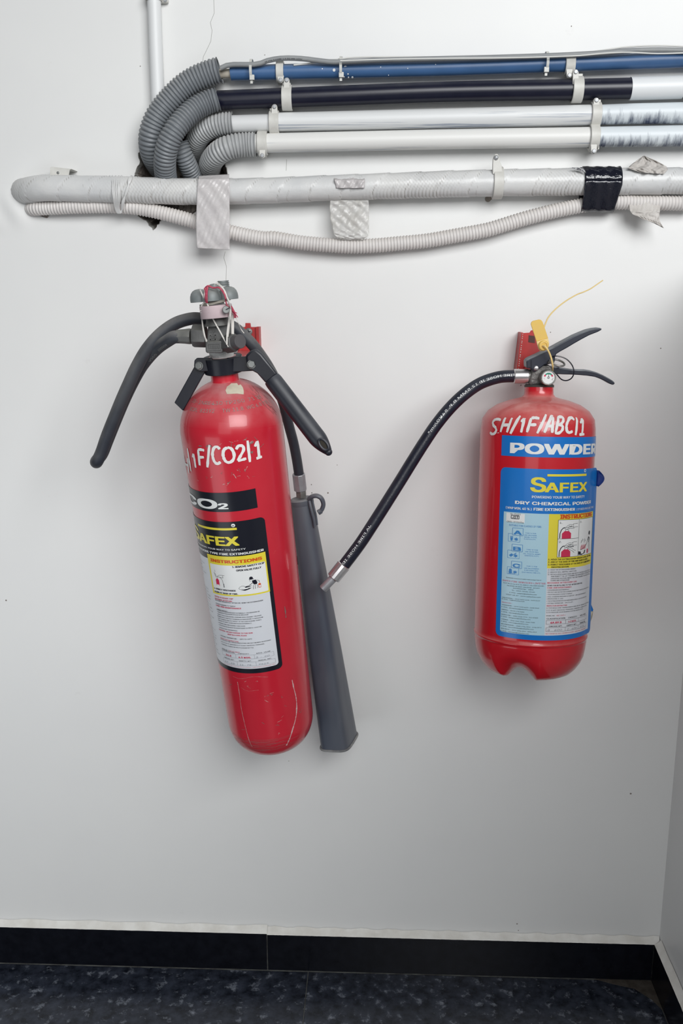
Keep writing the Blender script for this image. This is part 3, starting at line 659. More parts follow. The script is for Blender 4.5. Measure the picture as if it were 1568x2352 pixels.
def brush(art, word, q0, z0, q1, z1, h, w_, slant=.0, adv=None, lay=3):
    adv = adv or {}; tot = sum(adv.get(c, 1) for c in word); x = 0
    for c in word:
        a = adv.get(c, 1)
        for st in STK[c]:
            pts = []
            for px, py in st:
                t = (x+px*a*.8+.1*a)/tot; pts.append(np.array([q0+(q1-q0)*t+slant*py*h, z0+(z1-z0)*t+py*h]))
            if len(pts) > 2:
                p3 = spline([np.array([p[0], p[1], 0]) for p in pts], 4); pts = [p[:2] for p in p3]
            else: pts = [pts[0]+(pts[1]-pts[0])*k/5 for k in range(6)]
            jit = [rng.uniform(.85, 1.15) for _ in pts]
            art.line(pts, lambda t, j=jit: w_*j[min(len(j)-1, int(t*(len(j)-1)))]*(1 if .02 < t < .98 else .7), 'paint', lay)
        x += a

def brush_at(art, cyl, chars, w_, lay=3, slant=.0):
    for c, u0, u1, vb, vt in chars:
        q0, z0 = cyl.hit(u0, vb); q1, _ = cyl.hit(u1, vb); z1 = z0+(vb-vt)/1450
        for st in STK[c]:
            pts = [np.array([q0+(q1-q0)*px+slant*(py-.5)*(z1-z0), z0+(z1-z0)*py]) for px, py in st]
            pts = [p[:2] for p in spline([np.array([p[0], p[1], 0]) for p in pts], 4)] if len(pts) > 2 else [pts[0]+(pts[1]-pts[0])*k/5 for k in range(6)]
            jit = [rng.uniform(.85, 1.15) for _ in pts]
            art.line(pts, lambda t, j=jit: w_*j[min(len(j)-1, int(t*(len(j)-1)))]*(1 if .02 < t < .98 else .75), 'paint', lay)

# ------------------------------------------------------------------ the wall brackets
root = thing('wall_bracket', P(570, 780, .0), 'small red wall bracket with screw behind the carbon dioxide extinguisher valve', 'bracket')
m_ = MB(); m_.prism(PP([(551, 752), (563, 751), (563, 742), (575, 742), (576, 751), (593, 751), (595, 817), (546, 817)], .022), (0, .003, 0)); obj('plate', m_, red_br, root, bevel=.0008)
m_ = MB(); m_.prism(PP([(587, 751), (594, 751), (596, 817), (590, 817)], .026), (0, .026, 0)); obj('flange', m_, red_br, root); m_ = MB(); m_.prism(PP([(549, 752), (553, 752), (549, 817), (545, 817)], .024), (0, .024, 0)); obj('flange', m_, red_br, root)
m_ = MB(); m_.lathe([(.0058, 0), (.0056, .0012), (.003, .0026), (.0001, .003)], P(571, 762, .022), (0, -1, 0), 20); sc_ = obj('screw', m_, bolt_m, root)
m_ = MB(); m_.box(P(571, 762, .0252), (.003, 0, .0008), (0, .0003, 0), (-.00015, 0, .0005)); m_.box(P(571, 762, .0252), (-.0008, 0, .003), (0, .0003, 0), (.0005, 0, .00015)); obj('cross_slot', m_, ink['black'], sc_)
m_ = MB(); m_.prism(PP([(548, 800), (585, 794), (586, 818), (549, 820)], .06), (0, .04, 0)); obj('hook', m_, red_br, root, bevel=.001)

m_ = MB(); a_, b_ = P(568, 812, .052), P(532, 838, .182); m_.prism([a_+np.array([-.009, 0, .006]), a_+np.array([.009, 0, .006]), a_+np.array([.009, 0, -.006]), a_+np.array([-.009, 0, -.006])], b_-a_); obj('hook_arm', m_, red_br, root)

root = thing('wall_bracket', P(1210, 810, .0), 'chipped red wall bracket behind the powder extinguisher valve', 'bracket')
m_ = MB(); m_.prism(PP([(1201, 765), (1216, 764), (1219, 759), (1226, 758), (1246, 764), (1246, 850), (1190, 850)], .030), (0, .002, 0)); obj('plate', m_, red_br, root, bevel=.0006)
m_ = MB(); m_.prism(PP([(1197, 764), (1201, 764), (1190, 850), (1186, 850)], .034), (0, .033, 0)); obj('flange', m_, red_br, root, label='flange with chipped paint edge'); m_ = MB(); m_.prism(PP([(1200, 765), (1206, 765), (1197, 850), (1190, 850)], .033), (0, .003, 0)); obj('fold', m_, red_br, root)
m_ = MB()
for k in range(16):
    v = 766+k*5.2+rng.uniform(-1, 1); u = 1201-(v-764)*.128; m_.prism(PP([(u-1, v), (u+rng.uniform(0, 1.6), v+.6), (u+rng.uniform(0, 1.5), v+2.2), (u-1.2, v+3)], .0343), (0, .0004, 0))
o_ = obj('paint_chips', m_, paper_m, root); o_['kind'] = 'stuff'
m_ = MB(); m_.prism(PP([(1214, 770), (1228, 772), (1228, 788), (1213, 786)], .0306), (0, .001, 0)); obj('slot', m_, mat('slot_brown', (.08, .035, .03), .7), root)
m_ = MB(); m_.box(P(1232, 850, .055), (.016, 0, 0), (0, .025, 0), (0, 0, .003)); obj('hook', m_, red_br, root, bevel=.001)

# ------------------------------------------------------------------ carbon dioxide extinguisher
K0 = Cyl(P(535, 1000, .225), P(616, 1600, .08), .07)      # frame in which the print was measured
def tapr(z): return .07*(.955+.16*min(max(z, -.1), .45))
prof = [(.0001, -.0835), (.012, -.0838), (.024, -.0842), (.033, -.0838)]
zb0, zs0 = -.030, .432
for a in np.linspace(-72, 0, 16): a = math.radians(a); prof.append((tapr(-.03)*math.cos(a)**.62, zb0+.055*math.sin(a)))
prof += [(tapr(z), z) for z in (.05, .15, .25, .35, .42)]
for a in np.linspace(2, 72, 18): a = math.radians(a); prof.append((tapr(.43)*math.cos(a), zs0+.071*math.sin(a)))
zn = prof[-1][1]
prof += [(.0198, zn+.0012), (.0192, zn+.004), (.0190, zn+.034)]
pz = [p[1] for p in prof]; pr = [p[0] for p in prof]
def rf_co2(z): return float(np.interp(z, pz[4:], pr[4:]))
K = Cyl(P(534.5, 1000, .193), P(615.5, 1600, .141-.0), .07, rf_co2, K0, .0154)
co2 = thing('fire_extinguisher', K.B-K.ax*.083, 'tall tilted red carbon dioxide extinguisher with black horn, left one', 'fire extinguisher')
b = MB(); b.lathe(prof, K.B, K.ax, 160); body = obj('cylinder', b, red, co2, sharp=50)
# print
A = Art()
def TP(art, cyl, txt, L, R_, cap, inkn, bold=.0, lay=3, res=1, zmode='avg', slant=0):
    q0, z0 = cyl.hit(*L); q1, z1 = cyl.hit(*R_); z = (z0+z1)/2 if zmode == 'avg' else z0
    art.text(txt, q0, q1, z, cap/1500, inkn, bold, lay, res, slant)
# banner
A.rect(-.105, .0325, .3935, .4245-.001, 'navy', 1)
A.text('CO', K0.hit(438.5, 1150)[0]-.002, K0.hit(495, 1150)[0], .3985, .0205, 'white', .10, 3, 3); A.text('2', K0.hit(501.5, 1160)[0], K0.hit(521.5, 1160)[0], .3985, .0125, 'white', .10, 3, 3)
# main label
LT, LB = .3775, .1085
A.rect(-.125, .0405, LB, LT, 'navy', 1, .008)
A.rect(-.118, .0345, K0.hit(567, 1536.3)[1], .3130, 'grey', 2, .005, (1, 1, 0, 0))
A.rect(-.0560, .0352, .2600, K0.hit(552.7, 1277)[1], 'yellow', 3)
zW = K0.hit(526, 1297)[1]; zV = K0.hit(526, 1363)[1]; A.rect(-.0525, .0330, zV, zW, 'white', 4, .002); A.rect(-.0560, .0352, K0.hit(526, 1366.3)[1], .2600, 'yellow', 3)
zSF = K0.hit(525, 1251.5)[1]; zTG = K0.hit(545, 1263.6)[1]; zCB = K0.hit(552, 1273.8)[1]
qS = K0.hit(461.5, 1245)[0]; qX = K0.hit(547.5, 1250)[0]
A.text('S', qS-.0265, qS-.0015, zSF, .0310, 'yellow', .05, 3, 3)
A.text('AFEX', qS, qX, zSF, .0205, 'yellow', .08, 3, 3)
A.rect(qS+.0012, qX+.0005, zSF+.0250, zSF+.0285, 'yellow', 3); A.disc(qX-.0038, zSF+.0325, .0028, 'white', 3, 20); A.text('R', qX-.0051, qX-.0025, zSF+.0310, .0030, 'navy', .02, 4)
A.text('POWERING YOUR WAY TO SAFETY', -.083, .0085, zTG, .0037, 'white', .04)
A.text('CARBON DIOXIDE TYPE FIRE EXTINGUISHER', -.106, .0330, zCB, .0050, 'white', .07, 4)
A.text('INSTRUCTIONS', K0.hit(485.5, 1291)[0], K0.hit(600.5, 1285)[0], K0.hit(540, 1292.4)[1], .0070, 'orange', .09, 5, 2)
A.text('1. REMOVE SAFETY CLIP', -.0135, .0315, K0.hit(566, 1302)[1], .0042, 'black', .06, 6)
A.text('OPEN VALVE FULLY', -.0085, .0265, K0.hit(566, 1310.5)[1], .0042, 'black', .06, 6)
A.text('2. DIRECT DISCHARGE', -.0510, -.0135, K0.hit(514.5, 1352.4)[1], .0036, 'black', .06, 6)
A.text('HORN AT BASE OF FIRE.', -.0510, -.0110, K0.hit(517.8, 1360.4)[1], .0036, 'black', .06, 6)
# little drawings: hand on valve, hose, bottle
def Lq(art, pts, w_, c='black', lay=6, o=(0, 0), k=1.0): art.line([(o[0]+x*k, o[1]+y*k) for x, y in pts], w_, c, lay)
A.poly([(-.0445, .2690), (-.0385, .2690), (-.0385, .2790), (-.0405, .2815), (-.0425, .2815), (-.0445, .2790)], 'red', 6); A.rect(-.0440, -.0390, .2690, .2712, 'white', 7)
Lq(A, [(-.0415, .2815), (-.0415, .2840), (-.0390, .2850), (-.0350, .2840), (-.0325, .2800), (-.0315, .2740), (-.0312, .2690)], .0004)
Lq(A, [(-.0312, .2740), (-.0310, .2675)], .0010)
Lq(A, [(-.0445, .2905), (-.0430, .2870), (-.0425, .2850), (-.0400, .2860), (-.0370, .2880), (-.0320, .2885), (-.0280, .2880)], .0004)
Lq(A, [(-.0400, .2850), (-.0360, .2845), (-.0320, .2840), (-.0300, .2845)], .0004); Lq(A, [(-.0460, .2920), (-.0450, .2890), (-.0440, .2850), (-.0430, .2830)], .0004); Lq(A, [(-.044, .2960), (-.0435, .2925)], .0003)
Lq(A, [(-.031, .2880), (-.031, .2845)], .0004)
# fireman
A.disc(.0105, .2825, .0026, 'black', 6); A.rect(.0075, .0140, .2802, .2812, 'black', 6); Lq(A, [(.0085, .2800), (.0080, .2780), (.0095, .2770)], .0004)
A.poly([(.0110, .2780), (.0165, .2790), (.0185, .2740), (.0175, .2710), (.0135, .2710), (.0120, .2740)], 'black', 6)
Lq(A, [(.0175, .2780), (.0210, .2765), (.0215, .2725)], .0005); Lq(A, [(.0120, .2745), (.0095, .2725), (.0060, .2700), (.0015, .2690)], .0008)
Lq(A, [(.0130, .2705), (.0118, .2660), (.0120, .2630)], .0005); Lq(A, [(.0155, .2705), (.0145, .2660), (.0150, .2632)], .0005); Lq(A, [(.0180, .2705), (.0185, .2660), (.0175, .2640)], .0005)
A.rect(.0195, .0230, .2640, .2715, 'orange', 6, .001); A.rect(.0200, .0225, .2650, .2685, 'white', 7)
A.poly([(-.0060, .2635), (.0000, .2622), (.0060, .2640), (.0100, .2665), (.0060, .2660), (.0035, .2650), (.0000, .2645)], 'black', 6); A.poly([(.0000, .2685), (.0080, .2695), (.0110, .2700), (.0070, .2680), (.0010, .2672)], 'black', 6)
Lq(A, [(-.0085, .2660), (-.0075, .2685), (-.0040, .2705), (-.0005, .2700), (.0010, .2690)], .0004); Lq(A, [(-.0085, .2660), (-.0060, .2645), (-.0030, .2650)], .0004)
def rows(art, items, z0, dz, capm, lay=5):
    z = z0
    for it in items:
        if it is not None:
            txt, q0, q1, c = it; art.text(txt, q0, q1, z, capm, c, .012, lay)
        z -= dz
cK = lambda x, y: K0.hit(440+x/6.533, 1350+y/6.533)[1]
for txt_, q0, q1, x_, y_, cp_, c_, bd_ in [('TESTED TO 250 KGF / CM²', -.0535, -.0195, 600, 160, .0030, 'red', .04), ('RECHARGE AFTER USE:', -.0535, -.0215, 600, 196, .0030, 'red', .04), ('RECHARGE IMMEDIATELY AFTER USE. SEND THE EXTINGUISHER', -.0535, .0230, 830, 232, .0028, 'black', .02), ('FOR RECHARGING TO "SAFEX"', -.0535, -.0175, 620, 272, .0028, 'black', .02),
        ('CARE AND MAINTENANCE', -.0540, -.0095, 720, 314, .0033, 'red', .05), ('• INSPECT MONTHLY', -.0540, -.0320, 540, 336, .0024, 'black', .02), ('• EXAMINE EXTINGUISHER BODY EXTERNALLY. THE DAMAGED OR', -.0540, .0160, 830, 384, .0024, 'black', .02), ('CORRODED EXTINGUISHER SHOULD BE REPLACED.', -.0530, .0000, 830, 412, .0024, 'black', .02),
        ('• WEIGH THE EXTINGUISHER, COMPARE MASS AGAINST THE MASS', -.0545, .0180, 830, 447, .0024, 'black', .02), ('MARKED ON IT FOR FULLY CHARGED EXTINGUISHER. IT SHOULD BE', -.0545, .0200, 830, 479, .0024, 'black', .02), ('SENT FOR REFILLING TO "SAFEX". IF THE LOSS IS MORE THAN 5', -.0545, .0170, 830, 512, .0024, 'black', .02), ('PERCENT OF MASS. CLEAN AND POLISH EXTERNALLY.', -.0545, .0030, 830, 543, .0024, 'black', .02),
        ('• EXAMINE HORN AND ASSEMBLY AND CLEAN.', -.0555, -.0070, 800, 579, .0024, 'black', .02), ('• THE EXTINGUISHER MUST BE MAINTAINED AS PER IS : 2190 FOR', -.0555, .0160, 830, 613, .0024, 'black', .02), ('SATISFACTORY PERFORMANCE.', -.0545, -.0200, 700, 644, .0024, 'black', .02), ('CAUTION : DO NOT EXPOSE TO THE SUN', -.0560, .0020, 830, 690, .0031, 'red', .04),
        ('KEEP IN A COOL PLACE', -.0380, -.0070, 780, 723, .0031, 'red', .04), ('• SUITABLE TEMPERATURE :   -30°C TO +60°C', -.0560, .0000, 700, 766, .0028, 'black', .02), ('INSPECTION INSTRUCTION', -.0560, -.0215, 700, 806, .0029, 'red', .02), ('1) THE SEALS AND TAMPER INDICATORS ARE NOT BROKEN OR MISSING', -.0560, .0270, 830, 838, .0023, 'black', .02),
        ('2) IT IS FULL BY WEIGHING 3) IT IS NOT OBVIOUSLY DAMAGED,', -.0560, .0170, 830, 873, .0023, 'black', .02), ('CORRODED, LEAKING OR HAS A CLOGGED NOZZLE.', -.0560, .0010, 830, 908, .0023, 'black', .02), ('MODEL NO:', -.0565, -.0440, 600, 936, .0026, 'black', .02), ('CO2 4.5 (W/T)', -.0425, -.0220, 600, 936, .0028, 'red', .02)]:
    A.text(txt_, q0, q1, cK(x_, y_), cp_, c_, bd_, 5)
def tab(art, q0, qa, qb, q1, z0, z1, c='pen', lay=5, w_=.0003):
    art.frame(q0, q1, z0, z1, w_, c, lay); art.line([(qa, z0), (qa, z1)], w_, c, lay); art.line([(qb, z0), (qb, z1)], w_, c, lay)
for t_, q0, q1 in (('CLASSIFICATION', -.0570, -.0310), ('CAPACITY', -.0250, -.0075), ('MFG. YEAR', .0035, .0240)): A.text(t_, q0, q1, cK(830, 998), .0025, 'black', .02, 5)
tab(A, -.0575, -.0295, .0000, .0290, cK(830, 1066), cK(830, 1008))
A.text('34 B', -.0490, -.0380, cK(830, 1057), .0042, 'red', .05, 5); A.text('4.5 KGS.', -.0250, -.0055, cK(830, 1057), .0042, 'red', .05, 5); A.text('3 - 20', .0015, .0220, cK(830, 1060), .0034, 'pen', 0, 5, slant=.2)
for t_, q0, q1 in (('GROSS WT.', -.0540, -.0330), ('EMPTY WT.', -.0250, -.0050), ('SERIAL NO.', .0045, .0245)): A.text(t_, q0, q1, cK(830, 1106), .0026, 'black', .02, 5)
tab(A, -.0575, -.0285, .0010, .0300, cK(830, 1172), cK(830, 1115))
for t_, q0, q1 in (('11 . 75', -.0250, -.0070), ('9515', .0045, .0190), ('17 . 15', -.0540, -.0340)): A.text(t_, q0, q1, cK(830, 1166), .0036, 'pen', 0, 5, slant=.2)
A.text('NOT FOR RETAIL SALE. FOR INSTITUTIONAL / INDUSTRIAL CONSUMER ONLY', -.0570, .0300, cK(830, 1198), .0016, 'red', 0, 5)
# left panel (turning away): address lines
for i in range(30):
    if i in (5, 6, 7, 16, 19): continue
    z = .300-i*.0058; r0 = -.105+rng.uniform(0, .003); A.text('PHONE E-MAIL OFFICE ADDRESS'[:14+int(rng.uniform(0, 13))], -.112, -.072+rng.uniform(-.008, .006), z, .0024, 'red' if i in (4, 12) else 'black', 0, 5)
brush_at(A, K0, [('H', 420, 433, 1057, 1022), ('|', 433, 440, 1062, 1020), ('1', 443, 453, 1062, 1033), ('F', 454, 473, 1060, 1026), ('/', 473, 489, 1064, 1024), ('C', 488, 510, 1062, 1026), ('O', 512, 541, 1062, 1030), ('2', 543, 567, 1060, 1028), ('|', 568, 579, 1058, 1020), ('!', 585, 604, 1053, 1019)], .0040)
A.d = {k: v for k, v in A.d.items()}
lab = MB();
res_ = A.bake(K)
bp = res_.pop('paint'); obj('painted_marking', bp, ink['paint'], body, label='white hand-painted letters')
nv = res_.pop('navy'); lb = obj('label', nv, ink['navy'], co2, label='black printed label with white panels')
for nme, mb_ in res_.items(): obj('lettering' if nme in ('black', 'red', 'orange', 'pen') else 'label_print', mb_, ink[nme], lb)
# shoulder: torn paper, stamping, scuffs
c7 = cc(380, 620, 3.92); A2 = Art(); zt1 = K0.hit(500, 925)[1]; zt2_ = K0.hit(500, 943)[1]
q0, z0 = K0.hit(518, 900)
A2.poly([K.find(u, v) for u, v in c7((553, 1048), (590, 1020), (640, 1018), (650, 1038), (672, 1030), (690, 1055), (700, 1090), (700, 1120), (640, 1112), (553, 1116), (540, 1082))], 'paper', 2)
ink['paper'] = cream
TXT1 = '35-1NRE430 TP250  71 10'; TXT2 = 'SCPL  82392     TW 11.8  WC 6.8  TB'
for txt_, a_, b_, cp_ in ((TXT1, (441, 923), (600, 913), .0056), (TXT2, (436, 942), (614, 926), .0060)):
    fa, fb = K.find(*a_), K.find(*b_); A2.text(txt_, fa[0], fb[0], fa[1], cp_, 'stamp', .0, 2, z1=fb[1])
for nme, mb_ in A2.bake(K, .003, .0015, real=True).items(): obj('torn_sticker' if nme == 'paper' else 'stamped_lettering', mb_, ink[nme], body, label='torn cream paper remnant' if nme == 'paper' else 'faint stamped numbers')
A4 = Art()
for _ in range(60):
    u = rng.uniform(570, 640); v = 875+(u-560)*.9+rng.uniform(-14, 14); pts = [K.find(u+k*5, v+k*5+rng.uniform(-1, 1)) for k in range(3)]
    if max(abs(p[0]) for p in pts) < .095: A4.line(pts, rng.uniform(.0003, .0009), 'smear', 1)
for nme, mb_ in A4.bake(K, .003, .0015, real=True).items(): obj('scratch_marks', mb_, ink[nme], body)
A3 = Art()
def scr(uv, w_, c='scratch'):
    pts = [K0.hit(*p) for p in uv]; pp = spline([np.array([a, b_, 0]) for a, b_ in pts], 5); ran = [rng.uniform(.3, 1.3) for _ in pp]
    A3.line([p[:2] for p in pp], lambda t, r=ran: w_*r[min(len(r)-1, int(t*(len(r)-1)))], c, 1)
c4b = cc(480, 1480, 4.126)
scr(c4b((785, 340), (800, 410), (825, 520), (828, 640), (815, 730), (790, 820), (765, 910), (740, 985)), .0024, 'chalk'); scr(c4b((268, 345), (285, 450), (305, 600), (335, 740), (370, 880), (402, 985)), .0011)
scr(c4b((222, 285), (300, 320), (420, 310), (560, 318)), .0004); scr(c4b((300, 400), (360, 440), (470, 440)), .0003)
for uv in ([(570, 1024), (574, 1017), (582, 1014)], [(576, 1040), (580, 1036)]): scr(uv, .004, 'scuff')
for uv in ([(455, 1017), (462, 1019)], [(472, 1022), (480, 1019), (486, 1024)]): scr(uv, .002, 'scuff')
for _ in range(46):
    u = rng.choice([rng.uniform(425, 640), rng.uniform(500, 600)]); v = rng.choice([rng.uniform(1005, 1030), rng.uniform(1075, 1115), rng.uniform(1560, 1690)]); 
    if v > 1500: u = rng.uniform(520, 700)
    scr([(u, v), (u+rng.uniform(-4, 5), v+rng.uniform(-4, 4)), (u+rng.uniform(-7, 8), v+rng.uniform(-7, 7))], rng.uniform(.0003, .0009), rng.choice(['scratch', 'scuff']))
scr([(653, 1392), (655, 1405), (656, 1418)], .0022, 'scuff')
for k in range(46):      # fine turned rings rubbed into the foot of the cylinder
    z = -.030-.030*(k/46); q0 = rng.uniform(-.085, .02); L_q = rng.uniform(.01, .06); A3.line([(q0+L_q*t/6, z+rng.uniform(-.0002, .0002)) for t in range(7)], rng.uniform(.0002, .0005), 'smear', 1)
for nme, mb_ in A3.bake(K, .003).items(): obj('scratch_marks', mb_, ink[nme], body)

# neck, clamp, valve
def axis_pt(z): return K.B+K.ax*z
b = MB(); b.lathe([(.0165, zn+.030), (.0165, zn+.040), (.0140, zn+.048)], K.B, K.ax, 32, mod=lambda r, z, a, j: (r+.0006*math.sin(5*a+j*2), z)); obj('thread_tape', b, ptfe, co2)
b = MB(); b.lathe([(.0192, zn+.0125), (.0262, zn+.0125), (.0268, zn+.0132), (.0268, zn+.0335), (.0262, zn+.0342), (.0192, zn+.0342)], K.B, K.ax, 48, closed=True); clampo = obj('neck_clamp', b, black_sat, co2, label='black steel band round the neck')
DK = -.052
def plate(name, uv, d, th, mt, par, bev=.001, rnd=None, **k_):
    b_ = MB(); b_.prism(PP(uv, d), (0, th, 0)); return obj(name, b_, mt, par, bevel=bev, **k_)
plate('clamp_lug', [(446, 828), (452, 822), (462, 822), (486, 822), (490, 852), (462, 854), (450, 850), (445, 842)], .2240, .004, black_sat, co2)
plate('clamp_lug', [(520, 822), (570, 818), (586, 822), (590, 840), (582, 852), (524, 855)], .2260, .004, black_sat, co2)
def hexbolt(c, r, par, ax=(0, -1, 0), h=.004):
    b_ = MB(); b_.lathe([(r, 0), (r, h*.85), (r*.86, h), (.0001, h)], c, ax, 6); b_.lathe([(r*1.15, -.0006), (r*1.15, .0004)], c, ax, 20); o_ = obj('hex_bolt', b_, bolt_m, par, sharp=25, bevel=.0003); return o_
hexbolt(P(457, 840.5, .2250), .0050, co2, (-.15, -1, .1)); hexbolt(P(577, 837, .2360), .0052, co2, (.1, -1, .1))
b = MB(); b.prism(PP([(446, 842), (450, 830), (462, 826), (474, 838), (472, 852), (420, 944), (400, 925)], .2180), (0, .006, 0)); obj('support_bar', b, black_sat, co2, bevel=.001)
# carrying grip
gd = .2400
plate('grip_neck', [(563, 817), (574, 806), (586, 801), (600, 812), (638, 860), (611, 882), (590, 858), (575, 850), (566, 836)], gd-.004, .014, black_sat, co2, .003)
p0, p1 = P(624, 870, gd-.010), P(750, 1034, gd+.010)
def rg(l, L):
    t = l/L; return 20.4/1665*(min(1, .93+t*2) if t < .80 else max(.42, 1-((t-.80)/.20)**1.7*.56))
b = MB(); pts = [p0+(p1-p0)*t+np.array([.004, 0, -.004])*max(0, t-.8)*3 for t in np.linspace(0, 1, 44)]; b.tube(pts, rg, 32, True, 1, flat=.85); b.sphere(pts[-1], .0052, 16); grip = obj('carry_grip', b, grip_m, co2, label='black carrying grip with an eyelet')
e = nrm(p1-p0); side = nrm(np.cross(e, (0, -1, 0))); side = side if side[0] > 0 else -side
b = MB(); c = P(743, 1021, gd+.0195)
b.tube([c+e*.0088*math.cos(2*math.pi*k/24)+side*.0046*math.sin(2*math.pi*k/24) for k in range(24)], .0018, 10, closed=True, sub=1); obj('eyelet', b, grip_m, grip)
b = MB(); b.prism([c+e*.0086*math.cos(2*math.pi*k/20)+side*.0044*math.sin(2*math.pi*k/20) for k in range(20)], (0, .003, 0)); obj('eyelet_hole', b, mat('hole_dark', (.03, .025, .018), .9), grip)
# valve body
vd = .2480
b = MB()
def blk(uv, d, th): b.prism(PP(uv, d), (0, th, 0))
blk([(478, 744), (480, 737), (519, 735), (524, 744), (527, 790), (526, 806), (476, 806), (474, 786), (476, 760)], vd, .034)
vb = obj('valve_body', b, brass_gr, co2, bevel=.002, label='dusty dark metal valve body')
b = MB(); blk([(471, 787), (474, 784), (507, 783), (511, 787), (511, 808), (508, 811), (475, 811), (472, 808)], vd+.008, .034); o = obj('name_block', b, brass_gr, vb, bevel=.0012)
b = MB()
for uv in ([(475, 789), (507, 787.5), (507, 790), (475, 791.5)], [(475, 803), (507, 801.5), (507, 804.5), (475, 806)], [(474, 789), (477, 789), (477, 806), (474, 806)], [(504, 788), (507, 788), (507, 804.5), (504, 804.5)]): blk(uv, vd+.0092+.0001*len(b.v)/8, .001)
for k in range(6): blk([(480+k*4, 793), (482+k*4, 793), (482.5+k*4, 800.5), (480.5+k*4, 800.5)], vd+.0090, .001)
obj('raised_lettering', b, brass_gr, vb)
b = MB()
for uv in ([(482, 770), (495, 769), (495, 771), (482, 772)], [(482, 770), (484, 770), (484, 781), (482, 781)], [(482, 779), (495, 778), (495, 780.5), (482, 781)], [(493, 769), (495, 769), (495, 781), (493, 781)], [(486, 773), (492, 773), (492, 774.5), (486, 774.5)], [(486, 775.5), (492, 775.5), (492, 777), (486, 777)],
           [(482, 762), (493, 761), (493, 763), (482, 764)], [(487, 763), (489, 763), (489, 768), (487, 768)], [(479, 745), (494, 744), (494, 746), (479, 747)], [(480, 750), (492, 749), (492, 751), (480, 752)], [(492, 744), (494, 744), (494, 753), (492, 753)]): blk(uv, vd+.0012, .0012)
obj('raised_lettering', b, brass_gr, vb)
# left outlet: hex nut and ferrule
b = MB(); b.lathe([(.0145, 0), (.0152, .002), (.0152, .016), (.0138, .019)], P(474, 772, .2330), P(439, 771, .233)-P(474, 772, .2330), 6, ref=(0, -1, .6)); obj('hex_nut', b, brass_gr, vb, sharp=25, bevel=.0006)
b = MB(); b.lathe([(.0102, 0), (.0106, .003), (.0098, .010), (.0092, .019), (.0096, .0205)], P(440, 772.5, .2310), P(405, 773, .2280)-P(440, 772.5, .2310), 8); obj('ferrule', b, mat('ferrule_grey', (.15, .15, .145), .5, metal=.4, dust=(.3, .3, .27), dustlo=0), vb, sharp=20, bevel=.0008)
# right hex plug and round cap
a_, b2 = P(520, 790, .2460), P(551.5, 784, .2660)
b = MB(); b.lathe([(.0125, 0), (.0125, .60*np.linalg.norm(b2-a_)), (.011, .66*np.linalg.norm(b2-a_))], a_, b2-a_, 6, ref=(0, 0, 1)); obj('hex_plug', b, brass_gr, vb, sharp=25, bevel=.0006)
b = MB(); b.lathe([(.0092, .6*np.linalg.norm(b2-a_)), (.0092, np.linalg.norm(b2-a_)), (.0087, np.linalg.norm(b2-a_)+.0007), (.0001, np.linalg.norm(b2-a_)+.0008)], a_, b2-a_, 28); obj('plug_cap', b, mat('cap_grey', (.12, .115, .12), .5, metal=.3), vb)
# stem, collar, wheel
h0 = P(500, 744, .244); h1 = P(492, 678, .245); ha = nrm(h1-h0)
b = MB(); b.lathe([(.0175, -.002), (.0150, .004), (.0140, .014)], h0, ha, 28); obj('stem_boss', b, brass_gr, vb)
cz = P(498, 728, .2530)
b = MB(); b.lathe([(.0150, .0), (.0205, .0), (.0210, .0008), (.0210, .0155), (.0205, .0162), (.0150, .0162)], cz-ha*.001, ha, 40, closed=True); col = obj('locking_collar', b, pink_m, co2, label='faded pink collar')
b = MB(); sc0 = P(519, 711.5, .2765); b.lathe([(.0048, -.002), (.0048, .0012), (.0042, .0018), (.0001, .0019)], sc0, (.25, -1, .15), 20); scn = obj('slotted_screw', b, bolt_m, col)
b = MB(); b.box(sc0+nrm((.25, -1, .15))*.0019, (.0042, 0, .0022), (0, .0002, 0), (-.0003, 0, .0005)); obj('screw_slot', b, ink['black'], scn)
b = MB(); b.cyl(cz+ha*.016, cz+ha*.022, .012, .010); obj('spindle', b, brass_gr, co2)
wh = P(495, 690, .244)
b = MB(); b.lathe([(.0060, -.0010), (.0150, .0), (.0152, .008), (.0140, .013), (.0105, .0160), (.0050, .0172), (.0001, .0174)], wh, ha, 40); wheel = obj('handwheel', b, wheel_m, co2, sharp=50, label='grey lobed handwheel')
wx = nrm(np.cross(ha, (0, -1, 0))); wy = np.cross(wx, ha)
for k in range(5):
    a = math.radians(90+72*k+4); lc = wh+.0200*(math.cos(a)*wx+math.sin(a)*wy); b = MB()
    b.lathe([(.0001, .0022), (.0100, .0020), (.0115, -.0002), (.0126, .0), (.0128, .0030), (.0124, .0070), (.0110, .0110), (.0085, .0140), (.0050, .0158), (.0001, .0164)], lc, ha, 28); obj('wheel_lobe', b, wheel_m, wheel, sharp=50)
b = MB(); b.lathe([(.0075, 0), (.0072, .004), (.0045, .0055), (.0001, .006)], wh+ha*.0155, ha, 20); obj('wheel_hub', b, wheel_m, wheel)
b = MB(); pts = [wh+ha*(.0185+.0007*k/4)+.0068*(math.cos(k*.5)*np.array([1, 0, 0])+math.sin(k*.5)*np.array([0, -1, 0]))+np.array([.012, .006, .0]) for k in range(38)]; b.tube(pts, .0009, 8, sub=1); obj('wire_coil', b, wheel_m, wheel)
